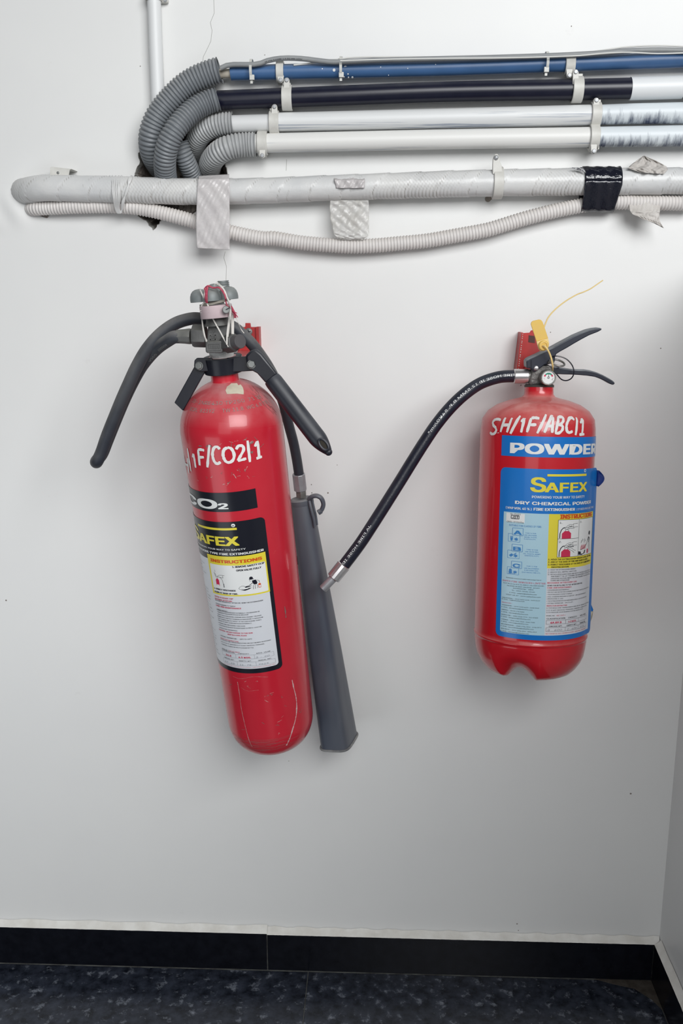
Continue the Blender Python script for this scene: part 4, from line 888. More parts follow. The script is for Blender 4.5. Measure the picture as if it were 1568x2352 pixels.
# strings
c8 = cc(420, 640, 7.84)
def string(pts, ds, r, mt, nm='string'):
    b_ = MB(); b_.tube(PP(pts, ds), r, 6, sub=5); return obj(nm, b_, mt, strs)
strs = thing('binding_string', P(496, 690, .34), 'white and red strings tied round the handwheel and valve', 'string')
f1 = .280; f2 = .270; f3 = .256
string(c8((600, 95), (690, 150), (750, 220), (790, 330), (810, 400), (850, 500), (845, 620), (820, 800), (795, 1000), (790, 1190)), [f1-.01, f1, f1, f1, f2, f2, f2, f3+.006, f3+.008, f3+.012], .0011, str_w)
string(c8((640, 90), (720, 170), (775, 300), (830, 420), (860, 560), (850, 700), (830, 860), (800, 1100)), [f1-.01, f1, f1, f1, f2, f2-.002, f3+.004, f3+.006], .0010, str_w)
string(c8((310, 205), (350, 290), (395, 400), (440, 460), (490, 600), (560, 760), (660, 940), (740, 1090), (820, 1230)), [f1-.014, f1-.006, f2, f2+.001, f2+.001, f3+.006, f3+.004, f3+.004, f3+.010], .0010, str_w)
string(c8((395, 200), (385, 300), (400, 400), (330, 500), (335, 620), (350, 800), (375, 1000), (430, 1120)), [f1-.01, f1-.002, f2, f2-.006, f2-.008, f3, f3, f3+.010], .0009, str_w)
string(c8((330, 600), (345, 760), (365, 900), (400, 1060), (420, 1130)), [f2-.006, f3, f3, f3+.004, f3+.010], .0009, str_w)
string(c8((900, 640), (905, 800), (905, 1000)), [f3+.002, f3, f3+.002], .0012, str_w)
string(c8((875, 620), (880, 800), (885, 1000)), [f3+.002, f3, f3+.002], .0010, str_w)
string(c8((310, 480), (450, 470), (600, 440), (760, 400), (850, 370)), [f2-.012, f2, f2+.001, f2, f2-.010], .0012, mat('twine_grey', (.32, .30, .26), .8))
string(c8((310, 490), (400, 450), (600, 420), (740, 390)), [f2-.012, f2-.002, f2, f2], .0010, mat('twine_grey', (.32, .30, .26), .8))
string(c8((930, 640), (1000, 800), (1040, 900), (1100, 985)), [f3, f3, f3-.01, f3-.01], .0006, str_w)
for pts, ds, r in ((c8((385, 185), (450, 130), (540, 165), (640, 160), (700, 210), (750, 290), (770, 360)), [f1-.008, f1-.004, f1-.002, f1, f1+.001, f1+.001, f1], .0011), (c8((440, 150), (425, 250), (425, 330), (430, 430)), [f1-.004, f1, f1, f2+.004], .0015), (c8((400, 170), (410, 260), (405, 350), (415, 420)), [f1-.004, f1-.001, f1-.001, f2+.003], .0011),
                   (c8((770, 360), (780, 440), (810, 500), (870, 520), (890, 590), (920, 640)), [f2+.002, f2, f2, f2, f2-.006, f2-.01], .0010), (c8((860, 500), (900, 570), (930, 640), (940, 700)), [f2-.004, f2-.006, f2-.008, f2-.01], .0018), (c8((900, 560), (950, 640), (990, 700)), [f2-.004]*3, .0006), (c8((880, 570), (930, 600), (975, 625)), [f2-.004]*3, .0005)):
    string(pts, ds, r, str_r, 'red_string')
for pts in (c8((285, 130), (300, 170), (340, 195)), c8((560, 120), (600, 70), (640, 30)), c8((270, 570), (300, 580), (330, 575))): string(pts, [f1-.014]*3, .0003, str_w)
# hose: out of the ferrule, down, tight turn, back up behind the valve, down to the horn
c7 = cc(380, 620, 3.92); c9 = cc(190, 680, 4.48)
hp1 = [(412, 773), (398, 775)]+c9((880, 455), (780, 525), (680, 625), (590, 745), (500, 910), (420, 1080), (340, 1270), (260, 1470), (200, 1620))
hp1d = [.229, .228, .224, .212, .200, .192, .184, .178, .174, .172, .170]
tip = [(222, 1058), (221, 1062), (224, 1058)]; tipd = [.172, .184, .196]
hp2 = c9((195, 1600), (250, 1440), (330, 1240), (400, 1070), (480, 890), (560, 720), (660, 550), (790, 400), (940, 290), (1080, 240), (1200, 232))+c7((470, 470), (600, 510), (690, 580), (780, 670), (870, 790), (940, 900), (1000, 1020), (1060, 1200), (1110, 1400), (1150, 1550), (1180, 1700), (1203, 1850))
hp2d = [.198, .202, .206, .210, .212, .212, .212, .210, .208, .206, .204]+[.200, .196, .192, .188, .180, .170, .156, .136, .120, .110, .104, .098]
b = MB(); b.tube(PP(hp1+tip+hp2, hp1d+tipd+hp2d), lambda l, L: (14.2/1640) if l < L*.55 else (14.2-1.9*min(1, (l/L-.55)*3))/1640, 22, True, 8)
hz = obj('discharge_hose', b, hose_m, co2, sharp=70, label='looped dusty black rubber hose')
# horn
b = MB(); b.lathe([(.0093, 0), (.0100, .001), (.0100, .026), (.0092, .0275)], P(685.5, 1088, .098), P(690, 1128, .092)-P(685.5, 1088, .098), 10); obj('hose_ferrule', b, nozz, co2, sharp=20, bevel=.0006, label='grey ferrule above the horn')
b = MB(); b.lathe([(.0084, 0), (.0084, .010)], P(691, 1127, .092), P(692, 1143, .090)-P(691, 1127, .092), 6); obj('hex_nut', b, alu_d, co2, sharp=20, bevel=.0004)
top = P(692, 1148, .086); FL, FR, RR = P(730, 1724, .108), P(797, 1727, .120), P(826, 1680, .040); RL = FL+(RR-FR)
cb = (FL+RR)/2; hx = (FR-FL)/2; hy = (RR-FR)/2; axh = nrm(cb-top)
ex = nrm(hx-axh*(hx@axh)); ey = nrm(np.cross(axh, ex)); 
if ey@hy < 0: ey = -ey
rings = []; HN = 48; Ht = np.linalg.norm(cb-top)
def hsec(t, grow=0):
    c = top+(cb-top)*t; rd = .0172; ring = []
    wx = rd+(np.linalg.norm(hx)-rd)*t+grow; wy = rd+(np.linalg.norm(hy)*.98-rd)*t+grow; n_ = 2+2.2*min(1, t*1.6)
    # blend basis towards the true rim plane near the end
    bx = ex*(1-t)+nrm(hx)*t; by = ey*(1-t)+nrm(hy)*t
    for k in range(HN):
        a = 2*math.pi*k/HN; ca, sa = math.cos(a), math.sin(a); ring.append(c+bx*wx*abs(ca)**(2/n_)*np.sign(ca)+by*wy*abs(sa)**(2/n_)*np.sign(sa))
    return ring
b = MB(); b.loft([hsec(0, -.004)]+[hsec(t) for t in np.linspace(.004, 1, 26)], False); b.add(hsec(0, -.004), [tuple(range(HN))])
rr_ = [hsec(1, -.0015), hsec(.9, -.003)]; b.loft(rr_, False)
horn = obj('discharge_horn', b, horn_m, co2, sharp=50, label='tapered black horn dusty grey')
b = MB(); b.tube(hsec(1, .0004), .0019, 10, closed=True, sub=1); obj('horn_rim', b, rim_m, horn)
c10 = cc(640, 1060, 6.53)
b = MB(); b.tube(PP(c10((455, 560), (500, 525), (570, 515), (635, 550), (668, 630), (655, 700), (625, 745), (590, 768)), [.100, .104, .106, .106, .104, .103, .103, .104]), lambda l, L: .0034 if l < L*.9 else .0042, 12, flat=1.2); obj('horn_hook', b, horn_m, horn)
b = MB(); b.tube(PP(c10((455, 590), (490, 740), (525, 870), (540, 980)), [.102, .104, .104, .103]), .0022, 8); b.tube(PP(c10((500, 570), (530, 700), (560, 830), (575, 950)), [.097, .097, .097, .096]), .0016, 8); obj('horn_rib', b, horn_m, horn)
b = MB(); b.lathe([(.0160, -.002), (.0185, .0), (.0185, .006), (.0172, .009)], P(692, 1147, .086), cb-top, 36); obj('horn_cap', b, horn_m, horn)
b = MB(); b.tube(PP([(670, 1165), (674, 1190), (678, 1215), (682, 1245)], .08), lambda l, L: .003+.0009*math.sin(l*700), 8, step=.001); obj('ribbed_edge', b, horn_m, horn)
b = MB(); b.box(P(688, 1287, .075), (.012, 0, 0), (0, .006, 0), (0, 0, .006)); obj('horn_clip', b, black_sat, horn, bevel=.002)

# ------------------------------------------------------------------ powder extinguisher
RA = .0838
W0 = Cyl(P(1233.5, 1030, .112), P(1216.5, 1450, .112), .0838)
aA, aB = P(1232.4, 1030, .104), P(1216.9, 1450, .133)
z2 = [-.0001, .0, .03, .1, .2, .292, .309, .322, .334, .343, .3495, .3525, .3545, .358, .369]
r2 = [RA, RA, RA, RA, RA, RA, RA*.995, .0815, .0735, .0605, .0430, .0300, .0240, .0214, .0208]
W = Cyl(aA, aB, RA, lambda z: float(np.interp(z, z2, r2)), W0, -.0081)
bead = [(RA, .0015), (RA+.0010, .0000), (RA+.0010, -.0020), (RA-.0004, -.0038)]
pb = [(.0001, -.042), (RA*.3, -.048), (RA*.45, -.056), (RA*.58, -.0605), (RA*.68, -.0595), (RA*.76, -.056), (RA*.84, -.049), (RA*.91, -.040), (RA*.96, -.030), (RA*.985, -.018), (RA*.996, -.009)]
prof2 = pb+bead[::-1]+[(RA, .012)]+[(r_, z_) for r_, z_ in zip(r2[3:], z2[3:])]
def foot(r, z, a, j):
    if z > -.006: return r, z
    th = a   # angle from the front, towards the left is positive
    nt = max(0, math.cos(3*(th+math.radians(24)))-.25)/.75
    k_ = min(1, max(0, (-z-.006)/.05)); rr = r/RA; wgt = k_*min(1, rr*1.6)
    return r*(1-.06*nt*wgt), z+.017*nt*wgt
abc = thing('fire_extinguisher', W.pt(0, -.066), 'squat red powder extinguisher with blue label and gauge, right one', 'fire extinguisher')
b = MB(); pf = []
for i in range(len(prof2)-1):
    for j in range(2): pf.append((prof2[i][0]+(prof2[i+1][0]-prof2[i][0])*j/2, prof2[i][1]+(prof2[i+1][1]-prof2[i][1])*j/2))
pf.append(prof2[-1])
b.lathe(pf, W.B, W.ax, 180, mod=foot); bod2 = obj('cylinder', b, red2, abc, sharp=50)
A = Art()
W.lift = lambda q, z: 0.0
A.rect(-.0665, .125, .2865, .3155, 'blue', 1)
A.text('POWDER', -.0505, .1000, .2915, .0200, 'white', .10, 3, 3)
brush_at(A, W0, [('S', 1127, 1146, 992, 961), ('.', 1144, 1149, 992, 970), ('H', 1149, 1172, 990, 960), ('/', 1174, 1190, 992, 961), ('1', 1192, 1208, 993, 965), ('F', 1208, 1236, 993, 964), ('/', 1236, 1254, 992, 960), ('A', 1254, 1275, 994, 962), ('B', 1276, 1298, 994, 962), ('C', 1300, 1321, 992, 962), ('|', 1321, 1331, 993, 963), ('!', 1331, 1347, 994, 963)], .0040, slant=.16)
r1_ = A.bake(W, .0035, .0025)
pm = r1_.pop('paint'); obj('painted_marking', pm, ink['paint'], bod2, label='white hand-painted letters')
o = obj('banner_label', r1_.pop('blue'), ink['blue'], abc, label='blue banner strip'); obj('lettering', r1_['white'], ink['white'], o)
LIFT = lambda q, z: (.40*max(0, q-.090)**1.15 if q > .090 else 0.0)
A = Art(); LT, LB, LL, LR = .2700, W0.hit(1273.9, 1469.5)[1], -.0665, .1080; zz = lambda v: W0.hit(1273.9, v)[1]; zi = zz(1458)
A.rect(LL, LR, LB, LT, 'blue', 1, .008, (1, 1, 1, 1))
A.rect(-.0587, .0062, zi, .2060, 'lblue', 3, .003, (1, 0, 0, 0)); A.rect(.0060, .0975, zi, .2055, 'grey', 2)
def Y(v, u=1235): return W0.hit(u, v)[1]
def T2(txt, u0, u1, v, cap, c, bold=.0, lay=5, res=1, vr=None):
    q0, z0 = W0.hit(u0, v); q1, _ = W0.hit(min(u1, 1366), v); A.text(txt, q0, q1, z0, cap/1500, c, bold, lay, res)
zS = W0.hit(1235, 1129.5)[1]; A.text('S', W0.hit(1220, 1129)[0], W0.hit(1252, 1129)[0], zS, .0290, 'yellow', .05, 5, 3)
A.text('AFEX', W0.hit(1253, 1128)[0], W0.hit(1344, 1128)[0]+.002, zS, .0190, 'yellow', .07, 5, 2)
A.rect(W0.hit(1257, 1100)[0], W0.hit(1344, 1100)[0]+.002, zS+.0222, zS+.0254, 'yellow', 5); A.disc(W0.hit(1343, 1085)[0], zS+.0300, .0024, 'white', 5); A.disc(W0.hit(1343, 1085)[0], zS+.0300, .0014, 'blue', 6)
T2('POWERING YOUR WAY TO SAFETY', 1222, 1341, 1144, 7.4, 'white', .03)
T2('DRY CHEMICAL POWDER', 1184, 1355, 1156.5, 9.5, 'white', .08, res=2)
T2('( MAP MIN. 40 % )', 1163, 1221, 1166.5, 7, 'white', .04); z_ = W0.hit(1163, 1166.5)[1]
A.text('FIRE EXTINGUISHER', W0.hit(1226, 1170)[0], W0.hit(1319, 1170)[0], z_, .0054, 'white', .07, 5); A.text('( STORED PRESSURE TYPE )', W0.hit(1323, 1168)[0], .0985, z_, .0042, 'white', .0, 5)
A.text('INSTRUCTIONS', W0.hit(1286.5, 1190)[0], .0925, W0.hit(1287, 1190)[1], .0088, 'orange', .08, 5, 2)
# standards mark
q0, zt_ = W0.hit(1164, 1173); q1, zb_ = W0.hit(1205, 1201); A.rect(q0, q1, zb_-.0002, .2045, 'white', 4)
T2('IS: 15683', 1173, 1196, 1181, 5, 'black', .0, 5); T2('CM/L-3731054', 1165, 1203, 1198, 5, 'black', .0, 5)
q0, zt_ = W0.hit(1175, 1182.5); q1, zb_ = W0.hit(1192.5, 1192)
A.frame(q0, q1, zb_, zt_, .0009, 'black', 5); qm = (q0+q1)/2; h_ = zt_-zb_; w_ = q1-q0
A.line([(q0+w_*.28, zt_-h_*.2), (q0+w_*.28, zb_+h_*.2), (q0+w_*.15, zb_+h_*.2)], .0007, 'black', 6); A.line([(qm+w_*.12, zt_-h_*.25), (qm-w_*.1, zt_-h_*.25), (qm-w_*.1, zb_+h_*.55), (qm+w_*.1, zb_+h_*.5), (qm+w_*.1, zb_+h_*.22), (qm-w_*.12, zb_+h_*.22)], .0007, 'black', 6); A.line([(q1-w_*.2, zt_-h_*.25), (q1-w_*.2, zb_+h_*.15)], .0009, 'black', 6); A.line([(q1-w_*.32, zt_-h_*.25), (q1-w_*.08, zt_-h_*.25)], .0007, 'black', 6)
T2('SUITABLE FOR CLASSES OF FIRE:', 1170, 1244, 1206.5, 5.4, 'mblue', .0)
def icon(let, bx0, bx1, by0, by1, px0, px1, py0, py1, kind, lines, tv, tu):
    q0, zt_ = W0.hit(px0, py0); q1, zb_ = W0.hit(px1, py1); A.frame(q0, q1, zb_, zt_, .0005, 'mblue', 4)
    w_, h_ = q1-q0, zt_-zb_; fx_ = q0+w_*.7; fz = zb_+h_*.35
    if kind == 'A': A.poly([(q0+w_*.18, zb_+h_*.55), (q0+w_*.42, zb_+h_*.55), (q0+w_*.37, zb_+h_*.12), (q0+w_*.23, zb_+h_*.12)], 'mblue', 5); A.poly([(q0+w_*.16, zb_+h_*.6), (q0+w_*.44, zb_+h_*.6), (q0+w_*.40, zb_+h_*.7), (q0+w_*.3, zb_+h_*.66), (q0+w_*.22, zb_+h_*.72)], 'mblue', 5)
    if kind == 'B': A.poly([(q0+w_*.12, zb_+h_*.35), (q0+w_*.35, zb_+h_*.62), (q0+w_*.52, zb_+h_*.42), (q0+w_*.3, zb_+h_*.15)], 'mblue', 5); A.line([(q0+w_*.55, zb_+h_*.5), (q0+w_*.75, zb_+h_*.72)], .0010, 'mblue', 5)
    if kind == 'C': A.disc(q0+w_*.28, zb_+h_*.55, w_*.14, 'mblue', 5); A.disc(q0+w_*.28, zb_+h_*.3, w_*.16, 'mblue', 5, sy=.8); A.rect(q0+w_*.22, q0+w_*.34, zb_+h_*.65, zb_+h_*.78, 'mblue', 5); A.line([(q0+w_*.1, zb_+h_*.08), (q0+w_*.4, zb_+h_*.12), (q0+w_*.7, zb_+h_*.15)], .0006, 'mblue', 5)
    A.poly([(fx_+w_*.22*(1.0 if k % 2 == 0 else .45)*math.cos(k*math.pi/6+.5), fz+h_*.26*(1.0 if k % 2 == 0 else .5)*math.sin(k*math.pi/6+.5)) for k in range(12)], 'mblue', 6)
    q0, zt_ = W0.hit(bx0, by0); q1, zb_ = W0.hit(bx1, by1); A.rect(q0, q1, zb_, zt_, 'lblue', 6); A.frame(q0, q1, zb_, zt_, .0005, 'mblue', 7)
    w_, h_ = q1-q0, zt_-zb_; A.text(let, q0+w_*.16, q1-w_*.16, zb_+h_*.12, h_*.76, 'mblue', .10, 8, 2)
    for i, (t_, a_, b_) in enumerate(lines): T2(t_, a_, b_, tv+i*4.5, 3.1, 'mblue', .0)
icon('A', 1178.5, 1201.5, 1211.5, 1230.5, 1168.5, 1194, 1224, 1245.5, 'A', [("TYPE 'A' FOR", 1207, 1231), ('USE ON PAPER,', 1204, 1233), ('WOOD, CLOTH,', 1204, 1233), ('PLASTICS ETC.', 1204, 1231)], 1225.5, 0)
icon('B', 1177, 1200, 1249, 1267.5, 1167, 1192.5, 1262, 1283.5, 'B', [("TYPE 'B' FOR", 1209, 1235), ('USE ON PETROL', 1206, 1237), ('OIL, PAINTS, SPIRIT', 1202, 1241), ('CHEMICALS ETC.', 1205, 1238)], 1263.5, 0)
icon('C', 1176, 1198, 1288, 1306, 1166, 1191, 1300.5, 1320.5, 'C', [("TYPE 'C' FOR", 1209, 1233), ('USE ON COOKING', 1204, 1237), ('& WELDING GAS,', 1204, 1236), ('ELECTRICAL FIRE ETC.', 1199, 1241)], 1301.5, 0)
cx8 = lambda x: 1140+x/6.817
cy8 = lambda y: 1310+y/6.817
for t_, a_, b_, y_, cap, c in [('DESIGNED MANUFACTURED AND MARKETED BY', 160, 703, 110, 2.6, 'black'), ('SAFEX FIRE SERVICES LIMITED', 105, 765, 155, 5, 'red'), ('PLOT No.13,14,15 & 16, GIDCO ,VILLAGE MAHIM,', 118, 745, 192, 3.2, 'black'), ('PALGHAR (W),DIST. PALGHAR : 401402.', 172, 680, 237, 3.2, 'black'),
        ('MAHARASHTRA - INDIA', 265, 578, 283, 3, 'black'), ('TEL:- 02525-252686, 251482', 243, 600, 315, 3, 'black'), ('E-MAIL : palghar@safexfire.com', 210, 627, 347, 3, 'black'), ('VISIT US AT : www.safexfire.com', 155, 688, 375, 3.3, 'black'),
        ('(HO) MUMBAI :- (022) 2493 6108 , 2493 8129', 98, 677, 417, 3, 'black'), ('E-MAIL : ho@safexfire.com', 95, 440, 442, 3, 'black'), ('BRANCHES :', 95, 250, 493, 3, 'red'), ('AHMEDABAD :- (079) 2658 4600 , 2658 0963', 93, 663, 532, 3, 'black'), ('E-MAIL : ahmedabad@safexfire.com', 90, 562, 565, 3, 'black'),
        ('BARODA :- (0265) 278 3682', 90, 435, 606, 3, 'black'), ('E-MAIL : baroda@safexfire.com', 88, 493, 640, 3, 'black'), ('BANGALORE :- (080) 2328 7779 , 232 87809', 85, 647, 682, 3, 'black'), ('E-MAIL : bangalore@safexfire.com', 85, 530, 714, 3, 'black'), ('CHENNAI :- (044) 2641 1065 , 2642 7588', 83, 595, 756, 3, 'black'),
        ('E-MAIL : chennai@safexfire.com', 83, 497, 790, 3, 'black'), ('SECUNDERABAD :- (040) 2754 3211 , 2754 3072', 80, 697, 830, 3, 'black'), ('E-MAIL : secunderabad@safexfire.com', 78, 580, 862, 3, 'black'), ('NEW DELHI :- (011) 4054 6511 , 4054 6513', 78, 625, 902, 3, 'black'), ('E-MAIL : newdelhi@safexfire.com', 75, 507, 936, 3, 'black')]:
    T2(t_, cx8(a_), cx8(b_), cy8(y_), cap, c, .005)
# right panel
ZR = W0.hit(1262, 1285.5)[1]
zr = lambda y: W0.hit(1256, cy8(y))[1]
def R3(t_, q0, q1, z, cap, c, bold=.005): A.text(t_, q0, q1, z, cap, c, bold, 5)
q_ = .0075; yb = lambda v: W0.hit(1258, v)[1]
A.rect(.0062, .0975, yb(1304.9), .2060, 'yellow', 3)
for t_, o_, q1, v_, cp_, c_, bd_ in [('1. HOLD THE EXTINGUISHER UPRIGHT & PULL OUT PIN', 0, .094, 1286.2, .0032, 'black', .03), ('2. AIM AT THE BASE OF FIRE AND SQUEEZE LEVER.', 0, .083, 1292, .0032, 'black', .03), ('3. DIRECT DISCHARGE AT THE BASE OF FLAMES WITH A', 0, .094, 1298, .0032, 'black', .03), ('SWEEPING MOTION.', .0045, .0400, 1303.6, .0029, 'black', .03),
        ('1)  HOLD THE EXTINGUISHER UPRIGHT.', 0, .0530, 1309.6, .0027, 'black', 0), ('2)  REMOVE SEAL AND PULL SAFETY PIN.', 0, .0550, 1315, .0027, 'black', 0), ('3)  DETACH DISCHARGE HOSE AND AIM AT THE BASE OF FIRE, SQUEEZE', 0, .0950, 1320.3, .0027, 'black', 0), ('AND DIRECT THE JET TOWARDS THE NEAR EDGE OF THE FIRE WITH', .0045, .0950, 1324.9, .0027, 'black', 0),
        ('SWEEPING MOTION. DRIVE THE FIRE TOWARDS THE FAR EDGE TILL', .0045, .0950, 1329.8, .0027, 'black', 0), ('FLAMES ARE EXTINGUISHED.', .0045, .0420, 1334.3, .0027, 'black', 0), ('RECHARGE AFTER EVERY USE', 0, .0560, 1339.8, .0031, 'red', .02), ('SEND FOR REFILLING TO "US" AFTER EVERY USE.', 0, .0700, 1345.8, .0029, 'black', .02), ('CARE AND MAINTENANCE', 0, .0460, 1351, .0029, 'red', .02),
        ('• CHECK PRESSURE GAUGE PERIODICALLY', 0, .0420, 1355.9, .0023, 'black', 0), ('• DO NOT USE WATER FOR CLEANING. DO NOT KEEP ON METALS AND IN DAMAGE', 0, .0930, 1360.8, .0023, 'black', 0), ('• THE EXTINGUISHER IS TESTED TO 30 KGF/CM²', 0, .0480, 1366, .0023, 'black', 0), ('• MAX. CHARGING PRESSURE IS 15 KGF/CM² - MIN. BURSTING PRESSURE', 0, .0820, 1371.2, .0023, 'black', 0),
        ('• SPECIFICATIONS  IS : 15683', 0, .0320, 1376, .0023, 'black', 0), ('• THE EXTINGUISHER MUST BE MAINTAINED AS PER IS : 2190 FOR SATISFACTORY', 0, .0860, 1381, .0023, 'black', 0), ('• SUITABLE TEMPERATURE :   -30°C TO +60°C', 0, .0500, 1386.2, .0023, 'black', 0), ('INSPECTION INSTRUCTION', 0, .0390, 1392.3, .0028, 'red', .015),
        ('1) THE SEALS AND TAMPER INDICATORS ARE NOT BROKEN OR MISSING', 0, .095, 1397, .0022, 'black', 0), ('2) IT IS NOT OBVIOUSLY DAMAGED, CORRODED, LEAKING OR HAS A', 0, .090, 1402.2, .0022, 'black', 0), ('3) ITS PRESSURE GAUGE READING IS IN THE OPERABLE RANGE', 0, .075, 1407, .0022, 'black', 0)]:
    R3(t_, q_+o_, q1, yb(v_), cp_, c_, bd_)
q_ = .0078
R3('MODEL NO:', q_, .0205, zz(1413.8), .0025, 'black'); R3('ABC (S.P) 6', .0225, .0370, zz(1413.8), .0025, 'red')
for t_, a_, b_ in (('CLASSIFICATION', .0085, .0370), ('CAPACITY', .0425, .0600), ('MFG. YEAR', .0680, .0850)): R3(t_, a_, b_, zz(1420.8), .0029, 'black', .02)
tab(A, .0080, .0380, .0640, .0900, zz(1432), zz(1423.2), 'black'); R3('4A 89 B', .0140, .0310, zz(1430.3), .0040, 'red', .06); R3('6.0 KGS.', .0430, .0590, zz(1430.3), .0038, 'red', .03)
for t_, a_, b_ in (('GROSS WT.', .0120, .0330), ('EMPTY WT.', .0405, .0600), ('SERIAL NO.', .0680, .0850)): R3(t_, a_, b_, zz(1438.4), .0030, 'black', .02)
tab(A, .0080, .0380, .0640, .0900, zz(1449), zz(1440), 'black')
for t_, a_, b_ in (('8 . 600', .0100, .0320), ('2 . 600', .0410, .0600), ('315', .068, .08)): A.text(t_, a_, b_, zz(1447.5), .0038, 'pen', 0, 5, slant=.25)
R3('NOT FOR RETAIL SALE. FOR INSTITUTIONAL / INDUSTRIAL CONSUMER ONLY', .0078, .0900, zz(1454.8), .0022, 'red', .01)
# pictograms in the instruction box
z0, z1 = yb(1279.5), yb(1193.8); qa, qb, qc = .0200, .0560, .0960
A.rect(qa, qc, z0, z1, 'white', 4); A.frame(qa, qc, z0, z1, .0005, 'black', 5); A.line([(qb, z0), (qb, z1)], .0005, 'black', 5); zm = yb(1237.5); A.line([(qa, zm), (qb, zm)], .0005, 'black', 5)
A.text('1.', qa+.002, qa+.006, z1-.0055, .0038, 'black', 0, 6); A.text('2.', qa+.002, qa+.006, zm-.0055, .0038, 'black', 0, 6); A.text('3.', qb+.0015, qb+.006, z1-.0055, .0038, 'black', 0, 6)
for zz in (z0, zm):
    o_ = (qa, zz)
    A.poly([(o_[0]+x, o_[1]+y+.0003) for x, y in [(.006, 0), (.021, 0), (.021, .0075), (.017, .0110), (.010, .0110), (.006, .0075)]], 'red', 6)
    Lq(A, [(.0115, .011), (.0115, .0135), (.0105, .0160), (.0125, .0165)], .0005, o=o_); Lq(A, [(.0165, .011), (.0165, .0135), (.0170, .0160), (.0125, .0165)], .0005, o=o_); Lq(A, [(.0125, .0140), (.0155, .0140)], .0008, o=o_)
    Lq(A, [(.0110, .0165), (.0080, .0160), (.0050, .0130), (.0030, .0080), (.0028, .0008)], .0012, o=o_)
    Lq(A, [(.0120, .0170), (.0150, .0195), (.0190, .0208), (.0230, .0200), (.0250, .0215), (.0330, .0218)], .0004, o=o_); Lq(A, [(.0150, .0170), (.0190, .0172), (.0230, .0178), (.0250, .0165), (.0330, .0170)], .0004, o=o_); Lq(A, [(.0250, .0215), (.0250, .0165)], .0004, o=o_); Lq(A, [(.0165, .0150), (.0270, .0152)], .0010 if zz == z0 else .0005, o=o_); Lq(A, [(.0170, .0185), (.0200, .0178), (.0225, .0185)], .0006, o=o_)
o_ = (.0200, z0); Lq(A, [(.017, .013), (.021, .010), (.024, .009), (.028, .006)], .0004, o=o_); Lq(A, [(.019, .014), (.024, .0125), (.027, .010), (.031, .009)], .0004, o=o_)
A.poly([(qb+.0005, z0+.0070), (qb+.006, z0+.0060), (qb+.018, z0+.0080), (qb+.016, z0+.0030), (qb+.008, z0+.0010), (qb+.0005, z0+.0020)], 'black', 6); A.poly([(qb+.006, z0+.0068), (qb+.015, z0+.0074), (qb+.012, z0+.0030), (qb+.006, z0+.0028)], 'white', 7)
for k in range(6): Lq(A, [(qb+.006+k*.0022, z0+.0095), (qb+.0068+k*.0022, z0+.0150+.0015*(k % 2))], .0010, 'red')
for k in range(5): Lq(A, [(qb+.006+k*.0026, z0+.0190+.002*(k % 3)), (qb+.0070+k*.0026, z0+.0230+.002*(k % 2))], .0006)
Lq(A, [(qb+.005, z0+.0085), (qb+.014, z0+.0110), (qb+.021, z0+.0160), (qb+.0245, z0+.0215)], .0008); Lq(A, [(qb+.0245, z0+.0215), (qb+.028, z0+.0260), (qb+.031, z0+.0240), (qb+.029, z0+.0180)], .0022); A.disc(qb+.030, z0+.0320, .0032, 'black', 6); A.poly([(qb+.023, z0+.0020), (qb+.027, z0+.0020), (qb+.027, z0+.0085), (qb+.023, z0+.0085)], 'red', 6)
Lq(A, [(qb+.028, z0+.0180), (qb+.030, z0+.0100), (qb+.029, z0+.0030)], .0006); Lq(A, [(qb+.032, z0+.0180), (qb+.034, z0+.0100), (qb+.034, z0+.0030)], .0006)
W.lift = LIFT
r2_ = A.bake(W, .0035)
lab2 = obj('label', r2_.pop('blue'), ink['blue'], abc, label='large blue printed label with peeling right edge')
for nme, mb_ in r2_.items(): obj('lettering' if nme in ('black', 'red', 'orange', 'pen') else 'label_print', mb_, ink[nme], lab2)
# peeled corners
b = MB(); G = []
for i in range(9):
    row = []
    for j in range(9):
        z = .2660-.0235*i/8; s_ = j/8; edge = W.put(.1060, z, .0005); out = W.put(.1060, z, .0030)-W.put(.1060, z, 0); nn = nrm(out)
        row.append(edge+nn*(.0065*math.sin(s_*2.6)*math.sin(math.pi*(i+1)/10))+np.array([.006*s_*math.sin(math.pi*(i+.5)/9), -.004*s_, 0]))
    G.append(row)
b.grid(G); obj('label_curl', b, flat('print_dark_blue', (.008, .03, .18)), lab2, solid=.0003, label='curled dark blue corner')
pv = lambda uv, d: P(uv[0], uv[1], d)
b = MB(); d0 = .124
b.grid([[pv((1350, 1372), d0), pv((1353, 1372), d0)], [pv((1350, 1385), d0), pv((1357, 1388), d0)], [pv((1349, 1396), d0+.004), pv((1362, 1400), d0+.006)], [pv((1346, 1404), d0+.008), pv((1361, 1404), d0+.008)]]); obj('label_curl', b, ink['blue'], lab2, solid=.0003)
b = MB(); b.grid([[pv((1356, 1402), d0+.008), pv((1362, 1403), d0+.006)], [pv((1347, 1412), d0+.012), pv((1360, 1415), d0+.004)], [pv((1343, 1428), d0+.013), pv((1354, 1432), d0+.004)], [pv((1341, 1440), d0+.010), pv((1347, 1446), d0+.004)]]); obj('label_curl', b, cream, lab2, solid=.0003, label='cream underside of the peeled corner')
